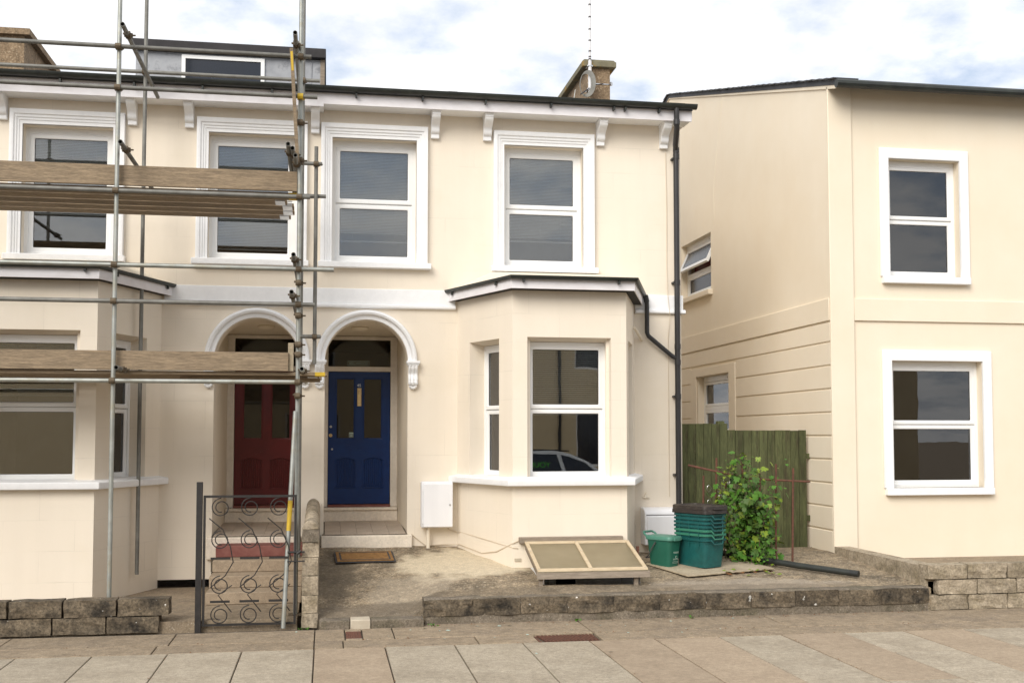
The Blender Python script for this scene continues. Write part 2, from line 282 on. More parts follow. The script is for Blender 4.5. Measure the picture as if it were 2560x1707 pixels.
# ================================================================== mesh helpers
class M:
    def __init__(s, T=None): s.v = []; s.f = []; s.T = T
    def add(s, vs, fs):
        b = len(s.v)
        for p in vs:
            p = Vector(p); s.v.append(tuple(s.T(p) if s.T else p))
        s.f += [tuple(i + b for i in f) for f in fs]
        return s
    def box(s, x0, x1, y0, y1, z0, z1):
        return s.add([(x0, y0, z0), (x1, y0, z0), (x1, y1, z0), (x0, y1, z0), (x0, y0, z1), (x1, y0, z1), (x1, y1, z1), (x0, y1, z1)],
                     [(3, 2, 1, 0), (4, 5, 6, 7), (0, 1, 5, 4), (1, 2, 6, 5), (2, 3, 7, 6), (3, 0, 4, 7)])
    def room(s, x0, x1, y0, y1, z0, z1, open_front=True):
        fs = [(0, 1, 2, 3), (7, 6, 5, 4), (5, 6, 2, 1), (6, 7, 3, 2), (7, 4, 0, 3)]
        if not open_front: fs.append((4, 5, 1, 0))
        return s.add([(x0, y0, z0), (x1, y0, z0), (x1, y1, z0), (x0, y1, z0), (x0, y0, z1), (x1, y0, z1), (x1, y1, z1), (x0, y1, z1)], fs)
    def tube(s, p0, p1, r, n=12, r1=None, cap=True, hollow=False):
        p0, p1 = Vector(p0), Vector(p1); d = (p1 - p0).normalized()
        a = d.orthogonal().normalized(); b = d.cross(a); r1 = r if r1 is None else r1
        vs = []
        for p, q in ((p0, r), (p1, r1)):
            for i in range(n):
                t = 2 * math.pi * i / n; vs.append(p + (a * math.cos(t) + b * math.sin(t)) * q)
        fs = [(i, (i + 1) % n, n + (i + 1) % n, n + i) for i in range(n)]
        if hollow:
            for p, q in ((p0, r * .84), (p1, r1 * .84)):
                for i in range(n):
                    t = 2 * math.pi * i / n; vs.append(p + (a * math.cos(t) + b * math.sin(t)) * q)
            fs += [(2 * n + i, 3 * n + i, 3 * n + (i + 1) % n, 2 * n + (i + 1) % n) for i in range(n)]
            fs += [(i, 2 * n + i, 2 * n + (i + 1) % n, (i + 1) % n) for i in range(n)]
            fs += [(n + i, n + (i + 1) % n, 3 * n + (i + 1) % n, 3 * n + i) for i in range(n)]
        elif cap:
            fs += [tuple(range(n - 1, -1, -1)), tuple(range(n, 2 * n))]
        return s.add(vs, fs)
    def path(s, pts, r, n=8, closed=False):
        pts = [Vector(p) for p in pts]; vs = []; k = len(pts); ref = None
        for i, p in enumerate(pts):
            a = pts[i - 1] if (i > 0 or closed) else p
            b = pts[(i + 1) % k] if (i < k - 1 or closed) else p
            d = (b - a).normalized()
            if ref is None: ref = d.orthogonal().normalized()
            ref = (ref - d * ref.dot(d)).normalized(); bb = d.cross(ref)
            sc = r[i] if isinstance(r, (list, tuple)) else r
            for j in range(n):
                t = 2 * math.pi * j / n; vs.append(p + (ref * math.cos(t) + bb * math.sin(t)) * sc)
        fs = []
        for i in range(k if closed else k - 1):
            q = (i + 1) % k
            for j in range(n): fs.append((i * n + j, i * n + (j + 1) % n, q * n + (j + 1) % n, q * n + j))
        if not closed: fs += [tuple(range(n - 1, -1, -1)), tuple((k - 1) * n + j for j in range(n))]
        return s.add(vs, fs)
    def sweep(s, prof, frames, closed=False, capends=True):
        """prof: list of (u,v); frames: function(u,v,i)->point for i in range(n)"""
        n = len(prof); k = frames[1]; F = frames[0]; vs = []
        for i in range(k):
            for (u, v) in prof: vs.append(F(u, v, i))
        fs = []
        for i in range(k if closed else k - 1):
            q = (i + 1) % k
            for j in range(n): fs.append((i * n + j, i * n + (j + 1) % n, q * n + (j + 1) % n, q * n + j))
        if capends and not closed: fs += [tuple(range(n - 1, -1, -1)), tuple((k - 1) * n + j for j in range(n))]
        return s.add(vs, fs)
    def prism(s, poly, axis, a, b):
        """poly: 2d points in the plane normal to axis; x:(y,z) y:(x,z) z:(x,y)"""
        mk = {'x': lambda p, t: (t, p[0], p[1]), 'y': lambda p, t: (p[0], t, p[1]), 'z': lambda p, t: (p[0], p[1], t)}[axis]
        n = len(poly); vs = [mk(p, a) for p in poly] + [mk(p, b) for p in poly]
        fs = [tuple(range(n - 1, -1, -1)), tuple(range(n, 2 * n))] + [(i, (i + 1) % n, n + (i + 1) % n, n + i) for i in range(n)]
        return s.add(vs, fs)
    def plate(s, outer, holes, y0, y1, bholes=None):
        """panel in the x-z plane from depth y0 (front) to y1 with through holes"""
        bholes = bholes or holes
        for y, hs, flip in ((y0, holes, False), (y1, bholes, True)):
            loops = [outer] + hs
            tris = tessellate_polygon([[Vector((p[0], p[1], 0)) for p in l] for l in loops])
            flat = [p for l in loops for p in l]
            s.add([(p[0], y, p[1]) for p in flat], [tuple(t) if not flip else tuple(reversed(t)) for t in tris])
        for l, lb in [(outer, outer)] + list(zip(holes, bholes)):
            n = len(l)
            s.add([(p[0], y0, p[1]) for p in l] + [(p[0], y1, p[1]) for p in lb], [(i, (i + 1) % n, n + (i + 1) % n, n + i) for i in range(n)])
        return s
    def sphere(s, c, r, n=10, m=6):
        c = Vector(c); r = Vector(r) if not isinstance(r, (int, float)) else Vector((r, r, r)); vs = [c + Vector((0, 0, r.z))]
        for i in range(1, m):
            a = math.pi * i / m
            for j in range(n):
                b = 2 * math.pi * j / n; vs.append(c + Vector((r.x * math.sin(a) * math.cos(b), r.y * math.sin(a) * math.sin(b), r.z * math.cos(a))))
        vs.append(c - Vector((0, 0, r.z))); fs = [(0, 1 + j, 1 + (j + 1) % n) for j in range(n)]
        for i in range(m - 2):
            for j in range(n): fs.append((1 + i * n + j, 1 + (i + 1) * n + j, 1 + (i + 1) * n + (j + 1) % n, 1 + i * n + (j + 1) % n))
        e = len(vs) - 1; fs += [(e, 1 + (m - 2) * n + (j + 1) % n, 1 + (m - 2) * n + j) for j in range(n)]
        return s.add(vs, fs)

def frame_T(o, ang):
    """local x along the wall, y inward, z up"""
    o = Vector(o); c, sn = math.cos(ang), math.sin(ang)
    return lambda p: Vector((o.x + p.x * c - p.y * sn, o.y + p.x * sn + p.y * c, o.z + p.z))

def mesh_of(name, mb, m, smooth=35, fix=True):
    me = bpy.data.meshes.new(name); me.from_pydata(mb.v, [], mb.f)
    bm = bmesh.new(); bm.from_mesh(me)
    bmesh.ops.remove_doubles(bm, verts=bm.verts, dist=1e-5)
    if fix: bmesh.ops.recalc_face_normals(bm, faces=bm.faces)
    bm.to_mesh(me); bm.free()
    if m: me.materials.append(m)
    if smooth:
        me.polygons.foreach_set('use_smooth', [True] * len(me.polygons)); me.set_sharp_from_angle(angle=R(smooth))
    me.update()
    return me
def obj(name, mb, m, parent=None, bevel=0, smooth=35, fix=True, loc=None):
    me = mb if isinstance(mb, bpy.types.Mesh) else mesh_of(name, mb, m, smooth, fix)
    o = bpy.data.objects.new(name, me); col.objects.link(o)
    if parent is not None: o.parent = parent
    if loc is not None: o.location = loc
    if bevel:
        b = o.modifiers.new('edge', 'BEVEL'); b.width = bevel; b.segments = 2; b.limit_method = 'ANGLE'; b.angle_limit = R(40)
    return o
def tag(o, label, cat, group=None):
    o['label'] = label; o['category'] = cat
    if group: o['group'] = group
    return o
def thing(name, label, cat, loc=(0, 0, 0), rz=0, group=None):
    o = bpy.data.objects.new(name, None); col.objects.link(o); o.location = loc; o.rotation_euler = (0, 0, rz)
    o.empty_display_size = 0.2
    return tag(o, label, cat, group)
def struct(o): o['kind'] = 'structure'; return o
def stuff(o): o['kind'] = 'stuff'; return o
def text_mesh(name, txt, size, m, parent=None, extrude=0.001, align='CENTER', squash=1.0):
    cu = bpy.data.curves.new(name, 'FONT'); cu.body = txt; cu.size = size; cu.extrude = extrude; cu.align_x = align
    t = bpy.data.objects.new(name + '_tmp', cu); col.objects.link(t)
    bpy.context.view_layer.update()
    me = bpy.data.meshes.new_from_object(t.evaluated_get(bpy.context.evaluated_depsgraph_get()))
    bpy.data.objects.remove(t); me.name = name
    for v in me.vertices: v.co.x *= squash
    me.materials.clear(); me.materials.append(m)
    o = bpy.data.objects.new(name, me); col.objects.link(o)
    if parent is not None: o.parent = parent
    return o
def rough_block(w, d, h, amp, seed, n=(5, 2, 3), rnd=0.0):
    """block centred in x, front at y=0, base z=0, uneven faces"""
    bm = bmesh.new(); bmesh.ops.create_cube(bm, size=1)
    bmesh.ops.subdivide_edges(bm, edges=bm.edges, cuts=3, use_grid_fill=True)
    for v in bm.verts:
        p = Vector((v.co.x * w, (v.co.y + .5) * d, (v.co.z + .5) * h))
        q = p * 9 + Vector((seed * 7.3, seed * 3.1, seed))
        k = noise.noise_vector(q) + noise.noise_vector(q * 2.7) * .5
        edge = sum(1 for a in v.co if abs(abs(a) - .5) < 1e-4)
        p += Vector((k.x * amp * .5, k.y * amp, k.z * amp * .45))
        if edge >= 2: p -= Vector((v.co.x * w, v.co.y * d, v.co.z * h)) * rnd
        v.co = p
    me = bpy.data.meshes.new('block'); bm.to_mesh(me); bm.free()
    return me

# ================================================================== ground, pavement, road
struct(obj('ground', M().box(-400, 400, -400, 500, -.6, -.16), SLAB_S))
struct(obj('road', M().box(-60, 60, -19.0, -7.6, -.16, -.12), ASPH))
PAVE_Y0, PAVE_Y1 = -7.45, -2.75
pv = struct(obj('pavement', M().box(-30, 30, PAVE_Y0, 0.6, -.159, -.022), DIRT))
struct(obj('far_pavement', M().box(-30, 30, -22, -19.15, -.159, 0.0), SLAB_G))
struct(obj('kerb', M().box(-30, 30, -7.6, -7.455, -.159, -.004), SLAB_G, bevel=.02))
struct(obj('kerb', M().box(-30, 30, -19.145, -19.0, -.159, -.004), SLAB_G, bevel=.02))
def slab(x0, x1, y0, y1, m, i):
    g = .006; w, d = x1 - x0 - 2 * g, y1 - y0 - 2 * g
    o = obj('paving_slab', M().box(-w / 2, w / 2, -d / 2, d / 2, -.05, 0), m, pv, bevel=.006, loc=((x0 + x1) / 2, (y0 + y1) / 2, random.uniform(-.002, .002)))
    o.rotation_euler = (random.uniform(-.001, .001), random.uniform(-.0015, .0015), 0)
JX = [-.097 + .674 * k for k in range(-7, 17)]
pattern = {6: 'G', 7: 'T', 8: 'G', 9: 'S', 10: 'S', 11: 'T', 12: 'T', 13: 'S'}
for k in range(len(JX) - 1):
    t = pattern.get(k, random.choice('GTS')); m = {'G': SLAB_G, 'T': SLAB_T, 'S': SLAB_G}[t]
    if k == 6 or k in (2, 15, 18):
        slab(JX[k], JX[k + 1], -4.95, -3.92, m, k); slab(JX[k], JX[k + 1], -7.44, -4.95, SLAB_G, k)
    else:
        slab(JX[k], JX[k + 1], -6.1, -3.92, m, k); slab(JX[k], JX[k + 1], -7.44, -6.1, SLAB_T if t == 'G' else SLAB_G, k)
# channel strip and the stone strip against the walls
ex = [-4.8, -3.4, -1.6, -.1, .18, 1.5, 2.10]
for a, b in zip(ex, ex[1:]): slab(a, b, -3.915, -3.5, SLAB_S, 0)
for a, b in ((2.745, 4.3), (4.3, 6.2), (6.2, 8.4), (8.4, 10.6)): slab(a, b, -3.915, -3.5, SLAB_S, 0)
ex = [-4.8, -3.1, -1.5, -.1, .205]
for a, b in zip(ex, ex[1:]): slab(a, b, -3.495, -2.86, SLAB_S, 0)
ex = [.382, .70, 2.75, 4.9, 6.7, 8.8, 10.6]
for a, b in zip(ex, ex[1:]): slab(a, b, -3.495, -2.70, SLAB_S, 0)
slab(.205, .382, -3.495, -3.41, SLAB_S, 0)
slab(.205, .382, -2.985, -2.86, SLAB_S, 0)

# ================================================================== forecourt
def sstep(a, b, x):
    t = min(1, max(0, (x - a) / (b - a))); return t * t * (3 - 2 * t)
def lerpt(tab, x):
    if x <= tab[0][0]: return tab[0][1]
    for (a, u), (b, v) in zip(tab, tab[1:]):
        if x <= b: return u + (v - u) * (x - a) / (b - a)
    return tab[-1][1]
def gz(x, y):
    back = lerpt([(0, .60), (1.1, .585), (1.7, .56), (2.3, .57), (3.5, .50), (4.3, .44), (7, .42)], x)
    t = min(1, max(0, -y / 2.7))
    front = .085 + (.262 - .085) * sstep(.97 - .5 * (1 - t), 1.09 + 1.6 * (1 - t), x)
    return back + (front - back) * t
HX0, HX1, HY0, HY1 = 2.5, 3.62, -2.17, -1.32
def forecourt():
    mb = M(); xs = [-.08 + .1 * i for i in range(72)]; xs = [x for x in xs if x <= 7.0]
    xs = sorted(set([round(x, 3) for x in xs if min(abs(x - HX0), abs(x - HX1)) > .04] + [HX0, HX1, 7.0]))
    ys = [round(-2.70 + .1 * i, 3) for i in range(33)]
    ys = sorted(set([y for y in ys if min(abs(y - HY0), abs(y - HY1)) > .04] + [HY0, HY1]))
    idx = {}
    for i, x in enumerate(xs):
        for j, y in enumerate(ys):
            k = noise.noise(Vector((x * 2.3, y * 2.3, 0))) * .009 + noise.noise(Vector((x * 7, y * 7, 3))) * .004
            idx[i, j] = len(mb.v); mb.v.append((x, y, gz(x, y) + k))
    for i in range(len(xs) - 1):
        for j in range(len(ys) - 1):
            cxm, cym = (xs[i] + xs[i + 1]) / 2, (ys[j] + ys[j + 1]) / 2
            if HX0 < cxm < HX1 and HY0 < cym < HY1: continue
            mb.f.append((idx[i, j], idx[i + 1, j], idx[i + 1, j + 1], idx[i, j + 1]))
    for i in range(len(xs) - 1):
        a, b = idx[i, 0], idx[i + 1, 0]; n = len(mb.v)
        mb.v += [(xs[i], -2.70, -.03), (xs[i + 1], -2.70, -.03)]; mb.f.append((n, n + 1, b, a))
    return mb
def forecourt_mat():
    m = CONC.copy(); m.name = 'forecourt_concrete'
    t = m.node_tree; N = t.nodes; L = t.links; b = N['Principled BSDF']
    src = b.inputs['Base Color'].links[0].from_socket
    tc = N.new('ShaderNodeTexCoord'); nzz = N.new('ShaderNodeTexNoise'); nzz.inputs['Scale'].default_value = 3.2; nzz.inputs['Detail'].default_value = 6
    L.new(tc.outputs['Object'], nzz.inputs['Vector'])
    def blob(cx_, cy_, rx, ry, c, src, amt):
        mp = N.new('ShaderNodeMapping'); mp.inputs['Location'].default_value = (-cx_ / rx, -cy_ / ry, 0); mp.inputs['Scale'].default_value = (1 / rx, 1 / ry, 0)
        L.new(tc.outputs['Object'], mp.inputs[0])
        ln = N.new('ShaderNodeVectorMath'); ln.operation = 'LENGTH'; L.new(mp.outputs[0], ln.inputs[0])
        a = N.new('ShaderNodeMath'); a.operation = 'MULTIPLY_ADD'; a.inputs[1].default_value = 1.5
        L.new(nzz.outputs['Fac'], a.inputs[0]); L.new(ln.outputs['Value'], a.inputs[2])
        r = N.new('ShaderNodeMapRange'); r.inputs[1].default_value = 1.95; r.inputs[2].default_value = 1.62; r.inputs[3].default_value = 0; r.inputs[4].default_value = amt
        L.new(a.outputs[0], r.inputs[0])
        x = N.new('ShaderNodeMix'); x.data_type = 'RGBA'; L.new(r.outputs[0], x.inputs[0]); L.new(src, x.inputs[6]); x.inputs[7].default_value = (*c, 1)
        return x.outputs[2]
    src = blob(1.75, -.95, .80, .72, (0.60, 0.51, 0.37), src, .97)
    src = blob(.95, -1.9, .5, .5, (0.42, 0.355, 0.27), src, .45)
    src = blob(4.9, -2.25, 1.1, .33, (0.40, 0.34, 0.27), src, .6)
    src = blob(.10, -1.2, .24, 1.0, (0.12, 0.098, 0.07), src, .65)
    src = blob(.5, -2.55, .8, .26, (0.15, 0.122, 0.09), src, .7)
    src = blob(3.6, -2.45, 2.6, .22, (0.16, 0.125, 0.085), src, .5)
    for sc_, am in ((60, .26), (14, .18)):
        n5 = N.new('ShaderNodeTexNoise'); n5.inputs['Scale'].default_value = sc_; n5.inputs['Detail'].default_value = 6; n5.inputs['Roughness'].default_value = .8
        L.new(tc.outputs['Object'], n5.inputs['Vector'])
        r5 = N.new('ShaderNodeMapRange'); r5.inputs[1].default_value = .34; r5.inputs[2].default_value = .66; r5.inputs[3].default_value = 1 - am; r5.inputs[4].default_value = 1 + am * .8
        L.new(n5.outputs[0], r5.inputs[0]); h5 = N.new('ShaderNodeHueSaturation'); L.new(r5.outputs[0], h5.inputs['Value']); L.new(src, h5.inputs['Color']); src = h5.outputs[0]
    L.new(src, b.inputs['Base Color'])
    return m
fc = struct(obj('forecourt', forecourt(), forecourt_mat(), smooth=60, fix=False))
# threshold kerb of the path
for x0, x1, m in ((-.055, .262, DCONC), (.268, .478, PALESTONE), (.484, 1.045, DCONC)):
    pr = -.012 if m is PALESTONE else 0
    obj('threshold_stone', M().box(x0, x1, -2.87 + pr, -2.66, -.02, .092 - pr * .5), m, fc, bevel=.012)
# cellar well under the light hatch
wl = struct(obj('cellar_well', M().room(HX0 - .01, HX1 + .01, HY0 - .01, HY1 + .01, -.7, .42).add([], []), WHITE, fix=False))
obj('well_wall', M().box(HX0, HX1, HY0 - .03, HY0 - .012, -.7, .26), PALESTONE, wl)
cw = obj('cellar_window', M().box(2.80, 3.03, HY1 - .05, HY1 - .012, -.5, .33), CARG, wl)
obj('cellar_window_frame', M().box(2.70, 2.79, HY1 - .06, HY1 - .013, -.5, .34).box(3.04, 3.10, HY1 - .06, HY1 - .013, -.5, .34), UPVC, wl)

# ================================================================== house parts
WY = .15
def ring(mb, x0, x1, z0, z1, w, y0, y1, wb=None, wt=None):
    wb = wb or w; wt = wt or w
    return mb.plate([(x0, z0), (x1, z0), (x1, z1), (x0, z1)], [[(x0 + w, z0 + wb), (x1 - w, z0 + wb), (x1 - w, z1 - wt), (x0 + w, z1 - wt)]], y0, y1)
def sash_window(root, T, x0, x1, z0, z1, zm, y, lw=.045, sw=.066, name='window', glassm=GL, bar=True, wt=.085):
    w = obj(name, ring(M(T), x0, x1, z0, z1, lw, y, y + .07, wt=wt), UPVC, root, bevel=.004)
    iy = y + .012
    for (a, b, dy) in ((zm - .003, z1 - wt + .012, -.006), (z0 + lw - .008, zm - .006, .008)):
        obj('sash', ring(M(T), x0 + lw - .008, x1 - lw + .008, a, b, sw, iy + dy, iy + dy + .05), UPVC, w, bevel=.012)
        X0, X1, Z0, Z1 = x0 + lw - .008 + sw - .006, x1 - lw + .008 - sw + .006, a + sw - .006, b - sw + .006
        obj('pane', M(T).box(X0, X1, iy + dy + .026, iy + dy + .030, Z0, Z1), glassm, w)
        obj('gasket', ring(M(T), X0 + .004, X1 - .004, Z0 + .004, Z1 - .004, .006, iy + dy + .0205, iy + dy + .0255), RUBBER, w)
    return w
def blind(T, x0, x1, ztop, zbot, y, pitch, tilt, label, stack=0, depth=.025, group='venetian blinds in the front windows', cordx=None):
    t = thing('venetian_blind', label, 'blind', group=group)
    obj('head_rail', M(T).box(x0, x1, y - .012, y + .018, ztop - .025, ztop), BLINDM, t)
    mb = M(T); z = ztop - .04; c, s_ = math.cos(tilt) * depth / 2, math.sin(tilt) * depth / 2
    while z > zbot + .025 + stack:
        jz = random.uniform(-.0006, .0006)
        mb.add([(x0, y - c, z - s_ + jz), (x1, y - c, z - s_ + jz), (x1, y, z + .002 + jz), (x0, y, z + .002 + jz), (x1, y + c, z + s_ + jz), (x0, y + c, z + s_ + jz)], [(0, 1, 2, 3), (3, 2, 4, 5)])
        z -= pitch
    z = zbot + .025 + stack
    while z > zbot + .022:
        mb.add([(x0, y - depth / 2, z), (x1, y - depth / 2, z), (x1, y, z + .0012), (x0, y, z + .0012), (x1, y + depth / 2, z), (x0, y + depth / 2, z)], [(0, 1, 2, 3), (3, 2, 4, 5)]); z -= .0042
    stuff(obj('slats', mb, BLINDM, t, fix=False))
    obj('bottom_rail', M(T).box(x0, x1, y - .013, y + .013, zbot, zbot + .02), BLINDM, t, bevel=.003)
    for k in (cordx or (.2, .5, .8)):
        xx = x0 + (x1 - x0) * k
        obj('ladder_cord', M(T).tube((xx, y - depth / 2 - .001, zbot + .01), (xx, y - depth / 2 - .001, ztop - .02), .0022, 5), CORDM, t)
    return t
def architrave(root, x0, x1, z0, z1):
    prof = [(0, .02), (0, -.030), (.035, -.030), (.038, -.042), (.062, -.042), (.066, -.056), (.088, -.058), (.098, -.076), (.128, -.082), (.146, -.078), (.150, .02)]
    def F(u, v, i):
        return [(x0 - u, v, z0), (x0 - u, v, z1 + u * 1.22), (x1 + u, v, z1 + u * 1.22), (x1 + u, v, z0)][i]
    return obj('window_surround', M().sweep(prof, (F, 4)), WHITE, root, smooth=25)
def s_profile(top, bot, proj, pbot):
    """bracket side outline in (y,z): scrolled"""
    pts = [(0, top), (-proj, top), (-proj, top - .055)]
    h = top - bot - .055 - .06
    for i in range(13):
        t = i / 12; e = -proj + .02 + (proj - .02 - pbot) * t
        b = .045 * math.sin(t * math.pi * 2.6 + .4)
        pts.append((e - b * .55, top - .06 - h * t))
    pts += [(-pbot - .012, bot + .055), (-pbot - .012, bot), (0, bot)]
    return pts
def corbel(root, x, zt, T=None):
    c = obj('arch_corbel', M().box(x - .09, x + .09, -.115, 0, zt - .035, zt).box(x - .078, x + .078, -.10, 0, zt - .06, zt - .036), WHITE, root, bevel=.006)
    prof = [(0, zt - .06), (-.085, zt - .06)]
    for i in range(15):
        t = i / 14; prof.append((-.085 + .03 * math.sin(t * math.pi) + .02 * t - .012 * math.sin(t * math.pi * 3), zt - .065 - .215 * t))
    prof += [(-.085, zt - .285), (-.078, zt - .31), (0, zt - .31)]
    mb = M().prism(prof, 'x', x - .062, x + .062)
    for k in (-.045, 0, .045):
        mb.path([(x + k, p[0] - .002, p[1]) for p in prof[1:-1]], .0125, 6)
    obj('scroll', mb, WHITE, c)
    mb = M()
    for a in (-64, -32, 0, 32, 64):
        q = R(a); cx_, cz_ = x + math.sin(q) * .038, zt - .318 - math.cos(q) * .04
        mb.sphere((cx_, -.035, cz_), (.017 + .006 * abs(math.sin(q)), .028, .024), 8, 6)
    mb.sphere((x, -.04, zt - .312), (.05, .03, .022), 10, 6)
    obj('shell', mb, WHITE, c)
BA, BB, BC, BD = (1.73, 0), (2.265, -1.3), (3.72, -1.3), (4.19, 0)
def offset_bay(d, ext=0):
    P = [Vector((*p, 0)) for p in (BA, BB, BC, BD)]
    segs = []
    for a, b in zip(P, P[1:]):
        u = (b - a).normalized(); n = Vector((u.y, -u.x, 0)); side = abs(u.y) > .1
        segs.append((a + n * (d * (.6 if side and d > .15 else 1)), u))
    def isect(s, t):
        (p, u), (q, v) = s, t; den = u.x * v.y - u.y * v.x; k = ((q.x - p.x) * v.y - (q.y - p.y) * v.x) / den
        return p + u * k
    a0, u0 = segs[0]; a2, u2 = segs[2]
    first = a0 + u0 * ((ext - a0.y) / u0.y); last = a2 + u2 * ((ext - a2.y) / u2.y)
    return [first, isect(segs[0], segs[1]), isect(segs[1], segs[2]), last]
def bay_sweep(prof, ext=0):
    rows = [offset_bay(d, ext) for d, z in prof]
    return M().sweep([(i, 0) for i in range(len(prof))], (lambda u, v, i: (rows[u][i].x, rows[u][i].y, prof[u][1]), 4))

def build_house(root, main=True):
    XL, XR = -.19, 4.87
    ident = None
    r_, cx_, zs = .546, .519, 3.02
    arch = [(cx_ - r_, .5)] + [(cx_ - r_ * math.cos(math.pi * i / 28), zs + r_ * 1.0 * math.sin(math.pi * i / 28)) for i in range(29)] + [(cx_ + r_, .5)]
    w1 = (.047, 1.171, 4.335, 6.01); w2 = (2.365, 3.473, 4.335, 6.01)
    rc = lambda w: [(w[0], w[2]), (w[1], w[2]), (w[1], w[3]), (w[0], w[3])]
    outer = [(XL, .2), (cx_ - r_, .2), *arch, (cx_ + r_, .2), (XR, .2), (XR, 6.62), (XL, 6.62)]
    bayhole = [(1.9, .7), (4.02, .7), (4.02, 3.6), (1.9, 3.6)]
    obj('wall', M().plate(outer, [rc(w1), rc(w2), bayhole], 0, .3), CREAM, root, smooth=30)
    obj('side_wall', M().box(XR - .25, XR - .001, .301, 9.0, .2, 6.6), CREAM, root)
    obj('rear_wall', M().box(XL, XR, 9.01, 9.2, .2, 6.6), CREAM, root)
    # rooms
    obj('room_lining', M().room(1.62, 4.55, .301, 4.2, .45, 3.62), ROOM, root, fix=False)
    obj('room_lining', M().room(-.1, 4.55, .301, 4.0, 4.0, 6.35), ROOM, root, fix=False)
    # first-floor windows
    for (a, b, c, d) in (w1, w2):
        architrave(root, a, b, c + .005, d)
        obj('window_sill', M().prism([(-.105, 4.258), (-.105, 4.335), (.2, 4.352), (.2, 4.258)], 'x', a - .175, b + .195), WHITE, root, bevel=.008)
        sash_window(root, None, a - .01, b + .01, c + .005, d + .005, 5.165, WY, lw=.06, sw=.064, wt=.09)
    # brackets, eaves
    bx = [1.415, 2.128, 3.712, 4.622] + ([] if main else [-.2])
    for x in bx:
        obj('eaves_bracket', M().prism(s_profile(6.372, 6.045, .27, .045), 'x', x - .056, x + .056).box(x - .064, x + .064, -.285, .0, 6.345, 6.371), WHITE, root, bevel=.006, smooth=50)
    e0 = -.075 if main else -.31
    zf = 0 if main else -.035
    obj('soffit', M().box(e0, 4.93, -.30, .0, 6.372 + zf, 6.39 + zf), WHITE, root)
    obj('fascia', M().box(e0, 4.94, -.322, -.301, 6.362 + zf, 6.53), FASC, root, bevel=.003)
    obj('fascia', M().box(4.931, 4.95, -.30, 9.0, 6.40, 6.60), FASC, root)
    # gutter: half-round channel with brackets and unions
    def gut(mb, p0, p1, r):
        prof = [(r * math.cos(math.pi + math.pi * i / 10), r * math.sin(math.pi + math.pi * i / 10)) for i in range(11)]
        prof += [((r - .006) * math.cos(2 * math.pi - math.pi * i / 10), (r - .006) * math.sin(2 * math.pi - math.pi * i / 10)) for i in range(11)]
        p0, p1 = Vector(p0), Vector(p1); u = (p1 - p0).normalized(); n = Vector((u.y, -u.x, 0)).normalized()
        return mb.sweep(prof, (lambda a, b, i: (p0, p1)[i] + n * a + Vector((0, 0, b)), 2))
    g = obj('gutter', gut(M(), (e0, -.39, 6.572), (4.985, -.39, 6.572), .062), BLACKPL, root)
    for x, l_ in ((1.55, .12), (3.1, .12), (4.55, .25)):
        obj('gutter_union', gut(M(), (x, -.39, 6.573), (x + l_, -.39, 6.573), .067), BLACKPL, g)
    for x in (.35, 1.22, 2.06, 2.95, 3.82, 3.98, 4.46):
        obj('gutter_clip', M().box(x - .012, x + .012, -.40, -.323, 6.455, 6.50), BLACKPL, g)
    # roof
    z0 = 6.55; sl_ = .262
    rf = obj('roof', M().prism([(-.36, z0), (4.4, z0 + 4.76 * sl_), (9.2, z0), (9.2, z0 - .06), (4.4, z0 + 4.70 * sl_ - .06), (-.36, z0 - .05)], 'x', e0, 4.94), SLATE, root)
    # string course
    for a, b in ((XL, 1.70), (4.2, XR)):
        obj('string_course', M().box(a, b + (.025 if b == XR else 0), -.022, 0, 3.787, 3.987), WHITE, root, bevel=.005)
        pf = [(0, 3.725), (-.03, 3.725), (-.05, 3.737), (-.055, 3.755), (-.05, 3.775), (-.028, 3.786), (0, 3.786)]
        obj('string_moulding', M().prism(pf, 'x', a, b + (.05 if b == XR else 0)), WHITE, root)
    obj('string_course', M().box(XR, XR + .025, .001, 3.0, 3.787, 3.987), WHITE, root)
    # porch
    YD = 1.5
    obj('porch_wall', M().add([(-.05, .3, .757), (-.046, YD, .83), (-.046, YD, 3.49), (-.05, .3, 3.575), (1.07, .3, .757), (1.02, YD, .83), (1.02, YD, 3.49), (1.07, .3, 3.575)],
                             [(0, 1, 2, 3), (5, 4, 7, 6), (3, 2, 6, 7)]), PORCH, root, fix=False)
    obj('porch_wall', M().box(1.072, 1.3, .301, 1.6, .3, 3.8).box(-.189, -.052, .301, 1.6, .3, 3.8), PORCH, root)
    obj('porch_light', M().sphere((.45, .75, 3.535), (.12, .12, .045), 20, 8), PORCH, root)
    # arch hood moulding
    prof = [(.0, .02), (.0, -.042), (.046, -.044), (.052, -.062), (.066, -.086), (.09, -.096), (.112, -.086), (.124, -.06), (.127, .02)]
    n = 41
    def F(u, v, i):
        a = math.pi * i / (n - 1); rr = r_ + u
        return (cx_ - rr * math.cos(a), v, zs + .012 + rr * math.sin(a))
    obj('arch_moulding', M().sweep(prof, (F, n)), WHITE, root, smooth=30)
    corbel(root, cx_ + r_ + .068, 3.03); corbel(root, cx_ - r_ - .068, 3.03)
    # porch floor, steps
    obj('porch_step', M().box(-.06, 1.13, -.075, .02, .45, .735), STEPC, root, bevel=.015)
    TFl = lambda p: Vector((p.x, p.y, p.z + .05 * max(0, p.y)))
    TD = lambda p: Vector((p.x * .942, p.y - 1.0, p.z * .942 + .117))
    fl = obj('porch_floor', M(TFl).box(-.045, 1.065, -.06, 1.5, .30, .748), DCONC, root)
    k = 0
    ny = 7; nx = 5
